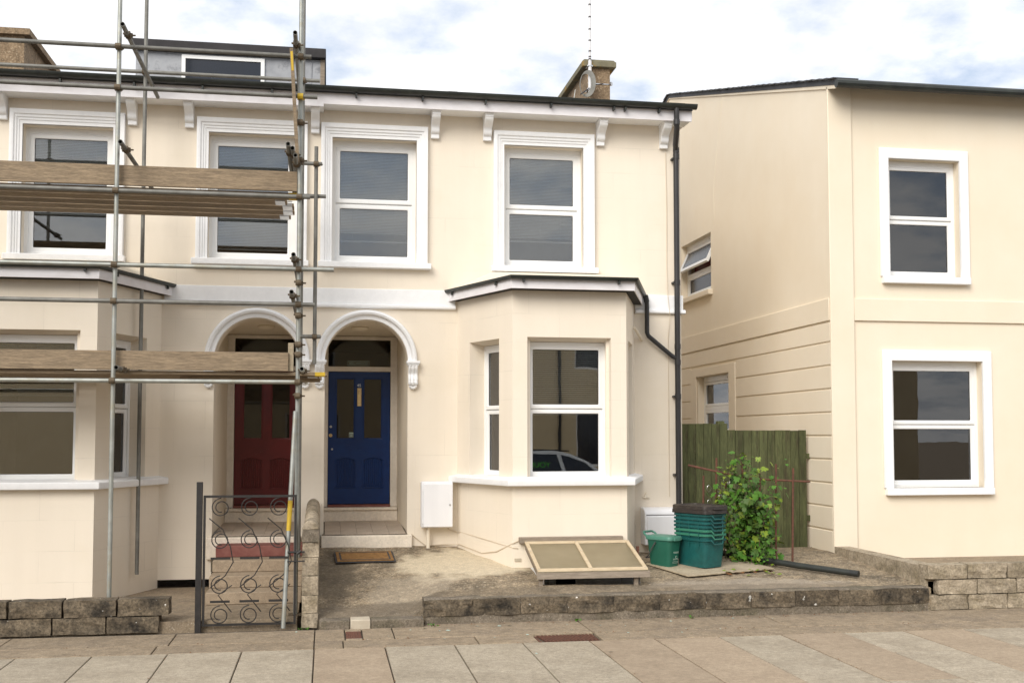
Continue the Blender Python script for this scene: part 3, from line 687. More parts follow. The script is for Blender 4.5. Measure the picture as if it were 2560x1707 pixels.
    for i in range(nx):
        for j in range(ny):
            w = 1.055 / nx; d = 1.42 / ny
            obj('floor_tile', M(TFl).box(-.012 + i * w + .002, -.012 + (i + 1) * w - .002, -.055 + j * d + .002, -.055 + (j + 1) * d - .002, .7485, .757), TILE, fl)
    obj('door_step', M(TD).box(-.05, 1.085, 2.31, 2.52, .70, .905), STEPC, root, bevel=.006)
    obj('threshold', M(TD).box(-.045, 1.08, 2.285, 2.55, .906, .948), STEPC, root, bevel=.01)
    obj('threshold_board', M(TD).box(.03, .975, 2.42, 2.55, .949, .986), SILLRED, root)
    # door frame + fanlight
    dfp = obj('door_frame', M(TD).plate([(-.049, .95), (.022, .95), (.022, 3.03), (.978, 3.03), (.978, .95), (1.084, .95), (1.084, 3.574), (-.049, 3.574)], [[(.02, 3.105), (.978, 3.105), (.978, 3.52), (.02, 3.52)]], 2.47, 2.58), FRAMEP, root, bevel=.006)
    obj('fanlight_pane', M(TD).box(.015, .983, 2.515, 2.521, 3.10, 3.525), GLD, dfp)
    dm = BLUE if main else RED
    Y = 2.50
    gl = [[(.142, 1.99), (.428, 1.99), (.428, 2.925), (.142, 2.925)], [(.562, 1.99), (.848, 1.99), (.848, 2.925), (.562, 2.925)]]
    def archpan(a, b):
        pts = [(a, 1.25), (b, 1.25), (b, 1.66)]
        for i in range(1, 8): pts.append((b - (b - a) * i / 8, 1.66 + .035 * math.sin(math.pi * i / 8)))
        return pts + [(a, 1.66)]
    lp = [archpan(.145, .435), archpan(.562, .868)]
    d = obj('door', M(TD).plate([(.026, .99), (.974, .99), (.974, 3.026), (.026, 3.026)], gl + lp, Y, Y + .045), dm, root, bevel=.006)
    for h in gl:
        obj('glass_pane', M(TD).box(h[0][0] - .01, h[1][0] + .01, Y + .02, Y + .024, h[0][1] - .01, h[2][1] + .01), GLD, d)
        ring(mb2 := M(TD), h[0][0] - .002, h[1][0] + .002, h[0][1] - .002, h[2][1] + .002, .016, Y + .006, Y + .0195)
        obj('glazing_bead', mb2, dm, d, bevel=.004)
        obj('glass_backing', M(TD).box(h[0][0] - .01, h[1][0] + .01, Y + .038, Y + .042, h[0][1] - .01, h[2][1] + .01), DARKW, d)
    for a, b in ((.145, .435), (.562, .868)):
        nb = 10
        for i in range(nb):
            w = (b - a + .01) / nb
            obj('beaded_board', M(TD).box(a - .005 + i * w + .0025, a - .005 + (i + 1) * w - .0025, Y + .018, Y + .034, 1.243, 1.70), dm, d, bevel=.004)
        obj('board_backing', M(TD).box(a - .006, b + .006, Y + .035, Y + .04, 1.24, 1.71), dm, d)
        obj('weather_bead', M(TD).box(a - .012, b + .012, Y - .014, Y - .001, 1.235, 1.252), dm, d, bevel=.004)
    obj('hall_lining', M(TD).room(-.05, 1.15, 2.6, 6.0, .9, 3.6), ROOM, root, fix=False)
    if main:
        lt = obj('letter_plate', M(TD).box(.466, .530, Y - .012, Y - .001, 2.495, 2.775), BRASS, d, bevel=.004)
        obj('letter_flap', M(TD).box(.477, .519, Y - .017, Y - .0125, 2.53, 2.68), BRASS, d, bevel=.003)
        obj('knocker', M(TD).path([(.498 + .018 * math.sin(t * math.pi / 6), Y - .026, 2.715 + .026 * math.cos(t * math.pi / 6)) for t in range(12)], .006, 6, closed=True), BRASS, d)
        for (x, z, r, m) in ((.067, 2.178, .019, STEEL), (.064, 2.045, .027, BRASS), (.088, 1.833, .016, STEEL)):
            q = M(TD).tube((x, Y - .012, z), (x, Y - .001, z), r, 18)
            q.tube((x, Y - .022, z), (x, Y - .0125, z), r * .5, 14)
            obj('lock' if m is STEEL else 'door_knob', q, m, d, bevel=.003)
        t = text_mesh('door_number', '45', .062, STEEL, d); t.rotation_euler = (R(90), 0, 0); t.location = TD(Vector((.494, Y - .004, 2.796))); t.scale = (.942, .942, .942)
        st = obj('window_sticker', M(TD).box(.345, .412, Y + .0145, Y + .0155, 2.015, 2.09), PRINT, d)
        ring(q := M(TD), .351, .406, 2.02, 2.065, .006, Y + .0125, Y + .0135); q.box(.36, .397, Y + .0125, Y + .0135, 2.04, 2.046)
        obj('sticker_print', q, BLK, d)
        sg = obj('name_plate', ring(M(TD), .318, .648, 3.122, 3.195, .005, 2.506, 2.512), PRINT, dfp)
        t = text_mesh('house_name', 'BEECHWOOD', .062, PRINT, dfp, squash=.72); t.rotation_euler = (R(90), 0, 0); t.location = TD(Vector((.483, 2.509, 3.137))); t.scale = (.942, .942, .942)
    # bay: three wall panels with openings
    panels = [(BA, BB), (BB, BC), (BC, BD)]
    for i, (a, b) in enumerate(panels):
        a_, b_ = Vector((*a, 0)), Vector((*b, 0)); L_ = (b_ - a_).length; ang = math.atan2(b_.y - a_.y, b_.x - a_.x)
        T = frame_T((a[0], a[1], 0), ang)
        if i == 1: o0, o1 = 2.452 - BB[0], 3.522 - BB[0]
        elif i == 0: o0, o1 = .34, 1.085
        else: o0, o1 = L_ - 1.06, L_ - .34
        zt, zb = 3.262, 1.50
        hole = [(o0, zb), (o1, zb), (o1, zt), (o0, zt)]; e = .036
        hb = [(o0 + e, zb), (o1 - e, zb), (o1 - e, zt - .05), (o0 + e, zt - .05)]
        obj('bay_wall', M(T).plate([(0, .05), (L_, .05), (L_, 3.842), (0, 3.842)], [hole], 0, .26, [hb]), CREAM, root, smooth=30)
        sash_window(root, T, o0 + e - .01, o1 - e + .01, zb + .005, zt - .045, 2.378, .205, lw=.035, sw=.055, wt=.05, glassm=GLB)
        obj('inner_sill', M(T).box(o0, o1, .05, .2, zb - .01, zb + .03), WHITE, root, bevel=.004)
    obj('bay_sill', bay_sweep([(-.02, 1.425), (.105, 1.42), (.11, 1.43), (.11, 1.492), (.10, 1.505), (-.02, 1.53)], .0), WHITE, root, bevel=.006)
    obj('bay_fascia', bay_sweep([(.185, 3.84), (.205, 3.84), (.205, 3.975), (.185, 3.975)], .0), FASC, root)
    obj('bay_soffit', bay_sweep([(-.02, 3.846), (.184, 3.846), (.184, 3.86), (-.02, 3.86)], .0), DARKFELT, root)
    e = offset_bay(.20)
    vs = [(p.x, p.y, 3.985) for p in e] + [(2.2, -.0, 4.262), (3.72, -.0, 4.262)]
    obj('bay_roof', M().add(vs, [(0, 1, 4), (1, 2, 5, 4), (2, 3, 5), (0, 3, 2, 1), (0, 4, 5, 3)]), CREAMP, root, bevel=.012)
    pr = [(.245 + .045 * math.cos(math.pi + math.pi * i / 8), 3.992 + .045 * math.sin(math.pi + math.pi * i / 8)) for i in range(9)] + [(.284, 3.992), (.206, 3.992)]
    bg_ = obj('bay_gutter', bay_sweep(pr, -.01), BLACKPL, root)
    e = offset_bay(.243)
    for a, b, ks in ((e[0], e[1], (.1, .78)), (e[1], e[2], (.1, .86))):
        for k in ks:
            p = a.lerp(b, k); obj('gutter_clip', M().box(p.x - .012, p.x + .012, p.y - .02, p.y + .03, 3.912, 3.948), BLACKPL, bg_)
    if main:
        # downpipes
        pm_ = [(4.70, -.39, 6.52), (4.70, -.39, 6.30), (4.71, -.37, 6.25), (4.76, -.15, 6.08), (4.785, -.085, 6.02), (4.787, -.08, 5.94), (4.79, -.08, .52)]
        dp = obj('downpipe', M().path(pm_, .0385, 14), DPIPE, root)
        for z in (6.02, 5.93, 4.16, 3.27, 3.05, 2.58): obj('pipe_collar', M().tube((4.79, -.08, z - .035), (4.79, -.08, z + .035), .0445, 14), DPIPE, dp)
        obj('pipe_collar', M().tube((4.70, -.39, 6.29), (4.70, -.39, 6.36), .045, 14), DPIPE, dp)
        for z in (5.9, 4.16, 2.58, 1.5): obj('pipe_bracket', M().box(4.73, 4.75, -.09, .0, z - .012, z + .012).box(4.74, 4.84, -.02, -.001, z - .015, z + .015), DPIPE, dp)
        E3 = offset_bay(.243)[3]
        bp_ = [(E3.x - .02, -.10, 3.97), (E3.x + .005, -.085, 3.88), (E3.x + .01, -.075, 3.80), (E3.x + .01, -.07, 3.46), (E3.x + .03, -.07, 3.41), (4.72, -.075, 3.13), (4.79, -.08, 3.10)]
        dp2 = obj('bay_downpipe', M().path(bp_, .0315, 12), DPIPE, root)
        obj('pipe_collar', M().tube(bp_[1], bp_[0], .038, 12), DPIPE, dp2)
        obj('overflow_pipe', M().tube((4.11, -.30, 3.50), (4.30, -.02, 3.36), .02, 10), CREAMP, root)
        # chimney
        ch = obj('chimney', M().box(4.475, 4.885, 3.9, 7.2, 7.0, 8.50), CHIM, root, bevel=.01)
        obj('chimney_coping', M().box(4.37, 4.98, 3.82, 7.28, 8.50, 8.60).prism([(4.37, 8.6), (4.98, 8.6), (4.94, 8.635), (4.41, 8.635)], 'y', 3.85, 7.25), CAPM, ch, bevel=.01)
        obj('chimney_clamp', M().tube((4.885, 3.88, 8.22), (4.905, 3.86, 8.22), .035, 10).box(4.475, 4.89, 3.889, 3.899, 8.21, 8.225), STEEL, ch)
        # surface cables
        mb = M().path([(1.60, -.02, .84), (1.62, -.012, .79), (1.70, -.012, .765), (1.78, -.11, .76), (1.95, -.545, .73), (2.1, -.91, .70), (2.27, -1.308, .665), (2.33, -1.31, .66)], .006, 6)
        obj('wall_cable', mb, CREAMW, root)
        mb = M().path([(1.12, -.012, .74), (1.20, -.012, .67), (1.32, -.012, .58), (1.55, -.012, .595), (1.75, -.07, .60), (1.98, -.62, .535), (2.12, -.97, .59), (2.27, -1.31, .72), (2.36, -1.31, .76)], .006, 6)
        obj('wall_cable', mb, CREAMW, root)
        obj('telephone_cable', M().path([(4.66, -.01, 6.0), (4.67, -.012, 5.2), (4.665, -.012, 4.4), (4.67, -.03, 4.0), (4.69, -.06, 3.7), (4.68, -.012, 3.4), (4.68, -.012, 1.2)], .004, 5), CREAMW, root)
        obj('window_lock_box', M().box(3.488, 3.505, -1.21, -1.16, 2.52, 2.78), CREAMP, root, bevel=.004)
    else:
        # roof dormer of the neighbour (local x runs away from the main house)
        dm_ = obj('dormer', M().box(-.30, 2.2, .55, 3.6, 6.5, 7.23), LEAD, root)
        obj('dormer_roof', M().box(-.33, 2.25, .46, 3.65, 7.235, 7.37), DARKFELT, dm_, bevel=.01)
        obj('dormer_corner', M().box(-.315, -.255, .53, .549, 6.5, 7.234), OLDWOOD, dm_)
        obj('lead_seam', M().tube((-.12, .545, 6.5), (-.14, .545, 7.2), .008, 6), LEAD, dm_)
        obj('dormer_window', ring(M(), .5, 1.6, 6.72, 7.2, .05, .52, .549), UPVC, dm_)
        obj('dormer_glass', M().box(.55, 1.55, .54, .548, 6.77, 7.15), CARG, dm_)
        obj('chimney', M().box(4.5, 4.93, 3.9, 6.2, 7.0, 8.5).box(4.4, 5.02, 3.82, 6.28, 8.5, 8.6), CHIM, root)

house = thing('terraced_house', 'cream rendered terraced house with blue door in arched porch and canted bay window', 'house')
build_house(house, True)
nb = thing('terraced_house', 'cream terraced house behind the scaffolding, with dark red door', 'house')
nb.location = (-.38, 0, 0); nb.scale = (-1, 1, 1)
build_house(nb, False)

# blinds (main house)
blind(None, .14, 1.085, 5.93, 4.655, .26, .0205, R(52), 'half lowered white venetian blind in the upper window above the arched porch', stack=.085)
blind(None, 2.43, 3.40, 5.93, 4.72, .26, .0205, R(48), 'lowered white venetian blind in the upper window above the bay', stack=.02)
T1 = frame_T((BB[0], BB[1], 0), 0)
blind(T1, .255, 1.20, 3.16, 2.30, .275, .0265, R(50), 'open slatted white venetian blind in the front bay window', stack=.02, depth=.025, cordx=(.35, .80, .9))
a_ = Vector((*BA, 0)); b_ = Vector((*BB, 0)); T0 = frame_T((BA[0], BA[1], 0), math.atan2(b_.y - a_.y, b_.x - a_.x))
blind(T0, .41, 1.02, 3.16, 2.36, .275, .0265, R(45), 'open slatted white venetian blind in the narrow left side window of the bay', stack=.02)

TN = lambda p: Vector((-.38 - p.x, p.y, p.z))
blind(TN, .14, 1.085, 5.93, 4.50, .26, .0205, R(50), 'white venetian blind in the upper window of the left house nearest its party wall', stack=.03)
blind(TN, 2.43, 3.40, 5.93, 4.9, .26, .0205, R(45), 'part raised white venetian blind in the upper window at the far left', stack=.06)
TN1 = lambda p: TN(T1(p))
blind(TN1, .255, 1.20, 3.16, 2.5, .31, .0265, R(35), 'white venetian blind in the bay window of the left house', stack=.05)
TE = frame_T((0, -.2, 0), 0)
blind(TE, 7.98, 8.92, 5.92, 5.2, .24, .022, R(40), 'white venetian blind in the upper front window of the end house', stack=.05)
blind(TE, 7.98, 9.22, 3.02, 2.3, .24, .022, R(40), 'white venetian blind in the lower front window of the end house', stack=.05)

# ================================================================== meter boxes
mbx = thing('meter_box', 'white meter cabinet with small lock beside the arched porch', 'meter box', (1.447, 0, .83), group='white meter cabinets on the wall')
obj('cabinet', M().box(-.208, .208, -.19, -.001, 0, .605), BOXW, mbx, bevel=.02)
obj('cabinet_door', M().box(-.185, .203, -.215, -.191, .012, .575), BOXW, mbx, bevel=.006)
for z in (.08, .5): obj('hinge', M().box(-.2, -.183, -.214, -.192, z - .02, z + .02), BOXW, mbx)
obj('lock', M().tube((.165, -.222, .30), (.165, -.214, .30), .011, 12), STEEL, mbx)
obj('conduit', M().tube((-.11, -.10, -.31), (-.11, -.10, 0), .025, 14), CREAMP, mbx)
mb2 = thing('meter_box', 'white hooded meter cabinet behind the green recycling boxes', 'meter box', (4.50, 0, .56), group='white meter cabinets on the wall')
obj('cabinet', M().prism([(-.001, 0), (-.22, 0), (-.22, .42), (-.205, .455), (-.16, .485), (-.001, .50)], 'x', -.235, .235), BOXW, mb2, bevel=.01)
obj('cabinet_door', M().box(-.205, .205, -.236, -.2205, .03, .385), BOXW, mb2, bevel=.006)
obj('lid_seam', M().box(-.215, .215, -.2235, -.2205, .40, .409), RUBBER, mb2)
obj('lock', M().tube((-.17, -.243, .2), (-.17, -.236, .2), .009, 12), STEEL, mb2)
tag(obj('vent_bracket', M().box(4.30, 4.39, -.03, 0, 1.185, 1.20).prism([(4.32, 1.2), (4.37, 1.2), (4.345, 1.26)], 'y', -.03, -.001), CREAMP), 'small cream painted bracket on the wall above the hooded meter cabinet', 'bracket')

# ================================================================== aerial
ae = thing('aerial', 'tall white banded aerial mast strapped to the roughcast chimney', 'aerial', (4.49, 3.78, 8.0))
obj('mast', M().tube((0, 0, 0), (0, 0, .58), .031, 12).tube((0, 0, .58), (0, 0, 2.4), .0205, 10), PLASTW, ae)
for z in (.60, .64, .74, .93, 1.13, 1.35, 1.57, 1.79, 2.01, 2.23): obj('band', M().tube((0, 0, z), (0, 0, z + .022), .024, 10), RUBBER, ae)
obj('clamp', M().box(-.05, .05, -.03, .12, .05, .09).box(-.05, .05, -.03, .12, .47, .50), STEEL, ae, bevel=.005)
hp = thing('hoop_aerial', 'round grey hoop aerial fixed at the base of the mast', 'aerial', (4.43, 3.74, 8.16))
def hoop():
    n = 28; vs = []
    c, s_ = math.cos(R(50)), math.sin(R(50))
    for i in range(n):
        a = 2 * math.pi * i / n
        for rr, d in ((.235, -.02), (.185, .03), (.18, .035), (.237, -.005)):
            u, w = rr * math.cos(a) * .78, rr * math.sin(a)
            vs.append((u * c - d * s_, u * s_ * -1 * .6 + d * c, w))
    fs = []
    for i in range(n):
        for j in range(4): fs.append((i * 4 + j, i * 4 + (j + 1) % 4, ((i + 1) % n) * 4 + (j + 1) % 4, ((i + 1) % n) * 4 + j))
    return M().add(vs, fs)
obj('hoop', hoop(), GALVD, hp)
obj('arm', M().tube((-.12, -.02, -.2), (.07, .03, -.05), .012, 8).tube((.13, 0, -.02), (.28, -.05, .0), .008, 8), RUBBER, hp)
obj('cable', M().path([(-.2, .05, -.1), (-.21, .12, -.25), (-.21, .15, -.8)], .006, 6), CORDM, hp)

# ================================================================== low front wall of rock-faced blocks
lw = thing('garden_wall', 'low dark weathered block wall along the pavement below the bay', 'wall', (3.0, -2.6, 0))
jx = [1.05, 1.587, 2.112, 2.64, 3.168, 3.70, 4.235, 4.775, 5.3, 5.83, 6.36, 6.95]
for i, (a, b) in enumerate(zip(jx, jx[1:])):
    me = rough_block(b - a - .004, .22, .174, .02, i + 1, rnd=.008); me.materials.append(STONE)
    o = bpy.data.objects.new('block', me); col.objects.link(o); o.parent = lw; o.location = ((a + b) / 2 - 3.0, -.135, .086 + .004 * (i % 3))
jx2 = [1.12, 1.40, 1.78, 2.31, 2.74, 3.17, 3.39, 3.98, 4.5, 5.05, 5.6, 6.2, 6.95]
for i, (a, b) in enumerate(zip(jx2, jx2[1:])):
    me = rough_block(b - a - .004, .2, .104, .014, i + 31, rnd=.01); me.materials.append(DCONC if i % 2 else STONE)
    o = bpy.data.objects.new('base_stone', me); col.objects.link(o); o.parent = lw; o.location = ((a + b) / 2 - 3.0, -.115, -.022)
obj('mortar_core', M().box(1.07 - 3, 6.95 - 3, -.122, .02, -.02, .245), DCONC, lw)
def cap_strip():
    mb = M(); n = 118
    for i in range(n + 1):
        x = 1.055 + (6.95 - 1.055) * i / n
        k = noise.noise(Vector((x * 6, 0, 5))) * .010; k2 = noise.noise(Vector((x * 9, 4, 5))) * .014
        mb.v += [(x - 3, -.118 + k2, .252 + k * .4), (x - 3, -.09 + k, .272 + k), (x - 3, .06, .276 + k * .6), (x - 3, .10, .235)]
    for i in range(n):
        for j in range(3): mb.f.append((i * 4 + j, i * 4 + 4 + j, i * 4 + 5 + j, i * 4 + 1 + j))
    return mb
obj('mortar_cap', cap_strip(), DCONC, lw, smooth=50)

# ================================================================== side wall left of the path with half-round coping
sw = thing('side_wall', 'pale stone pier and sloping wall with rounded coping left of the path', 'wall', (-.158, -2.72, 0))
zs_ = [0, .155, .345, .55, .745, .90]
for i, (a, b) in enumerate(zip(zs_, zs_[1:])):
    w = .172 - (.01 if i % 2 else 0)
    me = rough_block(w, .34, b - a - .003, .016, i + 60, rnd=.012); me.materials.append(STONE2)
    o = bpy.data.objects.new('block', me); col.objects.link(o); o.parent = sw; o.location = (0, 0, a)
me = rough_block(.178, .36, .13, .012, 77, rnd=.01); me.materials.append(DCONC)
o = bpy.data.objects.new('pier_cap', me); col.objects.link(o); o.parent = sw; o.location = (.002, -.012, .905)
obj('wall_body', M().prism([(.30, -.02), (2.70, -.02), (2.70, 1.13), (.3, .94)], 'x', -.085, .085), STONE2, sw, bevel=.01)
def coping(y0, y1, z0, z1, nm, m):
    prof = [(.088 * math.cos(math.pi * i / 10), .10 * math.sin(math.pi * i / 10)) for i in range(11)]
    obj(nm, M().sweep(prof, (lambda u, v, i: (u * (1, .96)[i], (y0, y1)[i], (z0, z1)[i] + v), 2)), m, sw, bevel=.01)
coping(-.01, .35, 1.035, 1.03, 'coping', STONE2); 
for k in range(4):
    y0, y1 = .35 + k * .56, .35 + k * .56 + .553
    coping(y0, y1, .955 + .075 * (y0 - .3), .955 + .075 * (y1 - .3), 'coping', STONE2)

# ================================================================== doormat (lies on the sloping path)
def on_slope(o, x, y, lift=0.0):
    o.location = (x, y, gz(x, y) + lift)
    sxp = (gz(x + .1, y) - gz(x - .1, y)) / .2; syp = (gz(x, y + .1) - gz(x, y - .1)) / .2
    n = Vector((-sxp, -syp, 1)).normalized(); o.rotation_euler = n.to_track_quat('Z', 'Y').to_euler()
dmt = thing('doormat', 'brown coir doormat with dark rubber border at the foot of the porch step', 'doormat')
obj('rubber_base', M().box(-.375, .375, -.225, .225, .004, .014), RUBBER, dmt, bevel=.003)
obj('coir_pile', M().box(-.352, .352, -.202, .202, .0145, .024), COIR, dmt, bevel=.004)
q = M(); ring(q, -.315, .315, -.165, .165, .02, 0, .002); q2 = M(); q2.v = [(v[0], v[2], .0245 + v[1]) for v in q.v]; q2.f = q.f
obj('pile_border', q2, RUBBER, dmt)
on_slope(dmt, .49, -.57, .012); dmt.rotation_euler.rotate_axis('Z', R(0))

# ================================================================== cellar light hatch
ht = thing('cellar_hatch', 'sloping timber framed plastic sheet hatch over the cellar light below the bay', 'hatch', (0, 0, 0))
obj('back_rail', M().box(2.34, 3.645, -1.385, -1.302, .722, .795), OLDWOOD, ht, bevel=.006)
pb, pf_ = Vector((0, -1.39, .728)), Vector((0, -2.24, .478))
def onp(x, t, h): # t 0 back ..1 front
    p = pb.lerp(pf_, t); nrm = Vector((0, -(pf_.z - pb.z), (pf_.y - pb.y))).normalized() * -1
    nrm = Vector((0, .285, .958)); return Vector((x, p.y, p.z)) + nrm * h * 1.0 * (1 if nrm.z > 0 else -1)
def rail(x0, x1, t0, t1, h0, h1, nm, m):
    vs = [onp(x0, t0, h0), onp(x1, t0, h0), onp(x1, t1, h0), onp(x0, t1, h0), onp(x0, t0, h1), onp(x1, t0, h1), onp(x1, t1, h1), onp(x0, t1, h1)]
    return obj(nm, M().add(vs, [(3, 2, 1, 0), (4, 5, 6, 7), (0, 1, 5, 4), (1, 2, 6, 5), (2, 3, 7, 6), (3, 0, 4, 7)]), m, ht, bevel=.003)
rail(2.40, 3.71, 0, .045, .0, .022, 'batten', NEWWOOD)
rail(2.40, 3.71, .945, 1, .0, .022, 'batten', NEWWOOD)
for x in (2.40, 3.015, 3.665): rail(x, x + .045, .046, .944, .0, .022, 'batten', NEWWOOD)
for x0, x1 in ((2.40, 3.03), (3.045, 3.71)): rail(x0, x1, .0, 1, -.012, -.001, 'plastic_sheet', POLYC)
rail(2.40, 2.44, .02, .98, -.075, -.0125, 'side_rail', OLDWOOD); rail(3.67, 3.71, .02, .98, -.075, -.0125, 'side_rail', OLDWOOD)
rail(2.39, 3.73, .965, 1.0, -.085, -.0125, 'front_rail', OLDWOOD)
for x in (2.42, 3.55): obj('leg', M().box(x, x + .05, -2.215, -2.17, gz(x, -2.2) - .03, .405), OLDWOOD, ht, bevel=.004)
for x in (2.49, 2.83, 3.15, 3.47): obj('hinge', M().box(x - .03, x + .03, -1.392, -1.3855, .722, .742), RUST, ht)
for x in (2.42, 3.035, 3.69):
    for t in (.02, .35, .97): obj('screw', M().sphere(onp(x, t, .022), (.008, .008, .004), 8, 4), STEEL, ht)
tag(obj('air_vent', M().box(2.29, 2.37, -1.312, -1.299, .50, .535), PALESTONE), 'small pale vent cover low on the bay wall left of the hatch', 'vent')
tag(obj('iron_peg', M().box(3.84, 3.86, -1.32, -1.29, .45, .64).box(3.835, 3.865, -1.325, -1.285, .60, .66), RUST), 'short rusty iron peg standing right of the cellar hatch', 'peg')

# ================================================================== recycling boxes, lids, caddy
bd = obj('ground_board', M().box(-.52, .80, -.45, .46, .0, .018), PLYW, None, bevel=.004)
tag(bd, 'pale weathered board lying under the recycling boxes', 'board'); on_slope(bd, 4.68, -1.28, .018); bd.rotation_euler.rotate_axis('Z', R(14))
def rrect(w, d, r, n=4):
    pts = []
    for cx2, cy2, a0 in ((w / 2 - r, d / 2 - r, 0), (-w / 2 + r, d / 2 - r, 90), (-w / 2 + r, -d / 2 + r, 180), (w / 2 - r, -d / 2 + r, 270)):
        for i in range(n + 1):
            a = R(a0 + 90 * i / n); pts.append((cx2 + r * math.cos(a), cy2 + r * math.sin(a)))
    return pts
def loft(rings, capb=True, capt=False):
    mb = M(); n = len(rings[0][0])
    for pts, z in rings: mb.v += [(p[0], p[1], z) for p in pts]
    for k in range(len(rings) - 1):
        for j in range(n): mb.f.append((k * n + j, k * n + (j + 1) % n, (k + 1) * n + (j + 1) % n, (k + 1) * n + j))
    if capb: mb.f.append(tuple(range(n - 1, -1, -1)))
    if capt: mb.f.append(tuple((len(rings) - 1) * n + j for j in range(n)))
    return mb
def recycling_box(label, loc, rz, m, rimm, first):
    t = thing('recycling_box', label, 'recycling box', loc, rz, group='stack of green recycling boxes')
    W, D, H = .37, .55, .355
    body = loft([(rrect(W * .86, D * .88, .05), 0), (rrect(W * .97, D * .975, .05), H - .06), (rrect(W * .99, D * .985, .05), H - .058), (rrect(W, D, .05), H - .004),
                 (rrect(W - .012, D - .012, .045), H - .004), (rrect(W * .955, D * .96, .045), H - .06), (rrect(W * .84, D * .865, .045), .006)], True, True)
    obj('body', body, m, t, smooth=40)
    rm = loft([(rrect(W + .002, D + .002, .05), H - .03), (rrect(W + .032, D + .032, .06), H - .027), (rrect(W + .036, D + .036, .06), H - .004), (rrect(W + .026, D + .026, .055), H), (rrect(W, D, .05), H)], False, False)
    obj('rim', rm, rimm, t, smooth=40)
    for s_ in (-1, 1):
        y = s_ * (D / 2 + .03)
        h = M().path([(-.105, s_ * (D / 2 + .012), H - .012), (-.085, y + s_ * .004, H - .04), (-.075, y + s_ * .008, H - .062), (.075, y + s_ * .008, H - .062), (.085, y + s_ * .004, H - .04), (.105, s_ * (D / 2 + .012), H - .012)], .009, 6)
        obj('handle', h, rimm, t)
    for s_ in (-1, 1):
        for yy in (-.16, 0, .16): obj('rib', M().box(s_ * (W / 2 + .006) - .004, s_ * (W / 2 + .006) + .004, yy - .006, yy + .006, H - .10, H - .03), m, t)
    return t
BX, BY, BRZ = 4.70, -1.20, R(27)
bz = gz(BX, BY) + .032
recycling_box('large teal green recycling box at the bottom of the stack on the pale board', (BX, BY, bz), BRZ, GREENB, GREENB, True)
recycling_box('green recycling box with pale rim resting directly on the bottom box', (BX + .004, BY + .002, bz + .062), BRZ + R(.8), GREENB, GREENL, False)
words = ['lowest', 'second lowest', 'third', 'fourth', 'topmost']
for k in range(5):
    recycling_box('%s of the thin nested green box rims above the pale rimmed box' % words[k] if k < 4 else 'topmost nested green recycling box directly under the dark lids',
                  (BX + random.uniform(-.005, .005), BY + random.uniform(-.006, .006), bz + .068 + .048 * (k + 1)), BRZ + R(random.uniform(-1.2, 1.2)), GREENB, (GREENL if k == 0 else GREENB), False)
ztop = bz + .355 + .068 + .048 * 5
def lid(label, z, dxy, rot):
    t = thing('box_lid', label, 'lid', (BX + dxy[0], BY + dxy[1], z), BRZ + rot, group='dark lids on top of the recycling boxes')
    a = loft([(rrect(.415, .60, .05), 0), (rrect(.43, .615, .055), .004), (rrect(.425, .61, .055), .048), (rrect(.40, .585, .05), .056), (rrect(.37, .55, .045), .056), (rrect(.36, .54, .04), .044)], True, True)
    obj('lid_shell', a, LIDM, t, smooth=40)
    for s_ in (-1, 1): obj('lid_tab', M().box(-.08, .08, s_ * .315 - .02, s_ * .315 + .02, .006, .018), LIDM, t, bevel=.004)
lid('dark brown box lid, lower of the two on the recycling stack', ztop + .003, (0, 0), R(1))
lid('dark brown box lid with raised edge, top of the recycling stack', ztop + .052, (.006, .004), R(-1.5))
# kitchen caddy
CXX, CYY = 4.25, -1.12
cd = thing('food_caddy', 'green food waste caddy with hinged lid and dark carry handle', 'caddy', (CXX, CYY, gz(CXX, CYY) - .008), R(32))
W, D, H = .25, .40, .385
bodyc = loft([(rrect(W * .80, D * .80, .05), 0), (rrect(W * .98, D * .97, .05), H - .03), (rrect(W * 1.02, D * 1.0, .05), H - .03), (rrect(W * 1.03, D * 1.02, .05), H)], True, True)
obj('body', bodyc, CADDY, cd, smooth=40)
lidc = loft([(rrect(W * 1.08, D * 1.06, .05), H - .025), (rrect(W * 1.09, D * 1.07, .05), H + .004), (rrect(W * 1.02, D * 1.02, .05), H + .022), (rrect(W * .7, D * .75, .05), H + .034)], True, True)
lo = obj('lid', lidc, CADDYL, cd, smooth=40)
obj('lid_grip', M().box(-.06, .06, -D * .535 - .014, -D * .535 + .006, H - .03, H + .012), CADDYL, lo, bevel=.005)
obj('rear_handle', M().path([(-.10, D * .47, H), (-.10, D * .62, H + .045), (-.08, D * .68, H + .06), (.08, D * .68, H + .06), (.10, D * .62, H + .045), (.10, D * .47, H)], .014, 8), CADDYL, cd)
obj('carry_handle', M().path([(-W * .56, .02, H - .05), (-W * .62, .06, H - .12), (-W * .62, .13, H - .23), (-W * .50, .20, H - .26), (W * .50, .21, H - .26)], .008, 6), RUBBER, cd)
pr_ = obj('front_print', M().box(-.05, .05, -.002, 0, .172, .177).box(-.044, .046, -.002, 0, .160, .164).box(-.046, .044, -.002, 0, .088, .092).box(-.05, .05, -.002, 0, .078, .082), PRINT, cd)
tl = math.atan2((D * .97 - D * .80) / 2, H - .03)
pr_.location = (.02, -D * .40 - .0045, 0.04); pr_.rotation_euler = (tl, 0, 0)
t = text_mesh('recycling_mark', 'C', .045, PRINT, cd); t.location = (.02, -D * .40 - .0155 - .006, .135); t.rotation_euler = (R(90) + tl, 0, 0)
pr2 = obj('underline_frame', ring(M(), -.05, .05, .035, .055, .003, -.002, 0), PRINT, cd); pr2.location = (.02, -D * .40 - .0045, .04); pr2.rotation_euler = (tl, 0, 0)

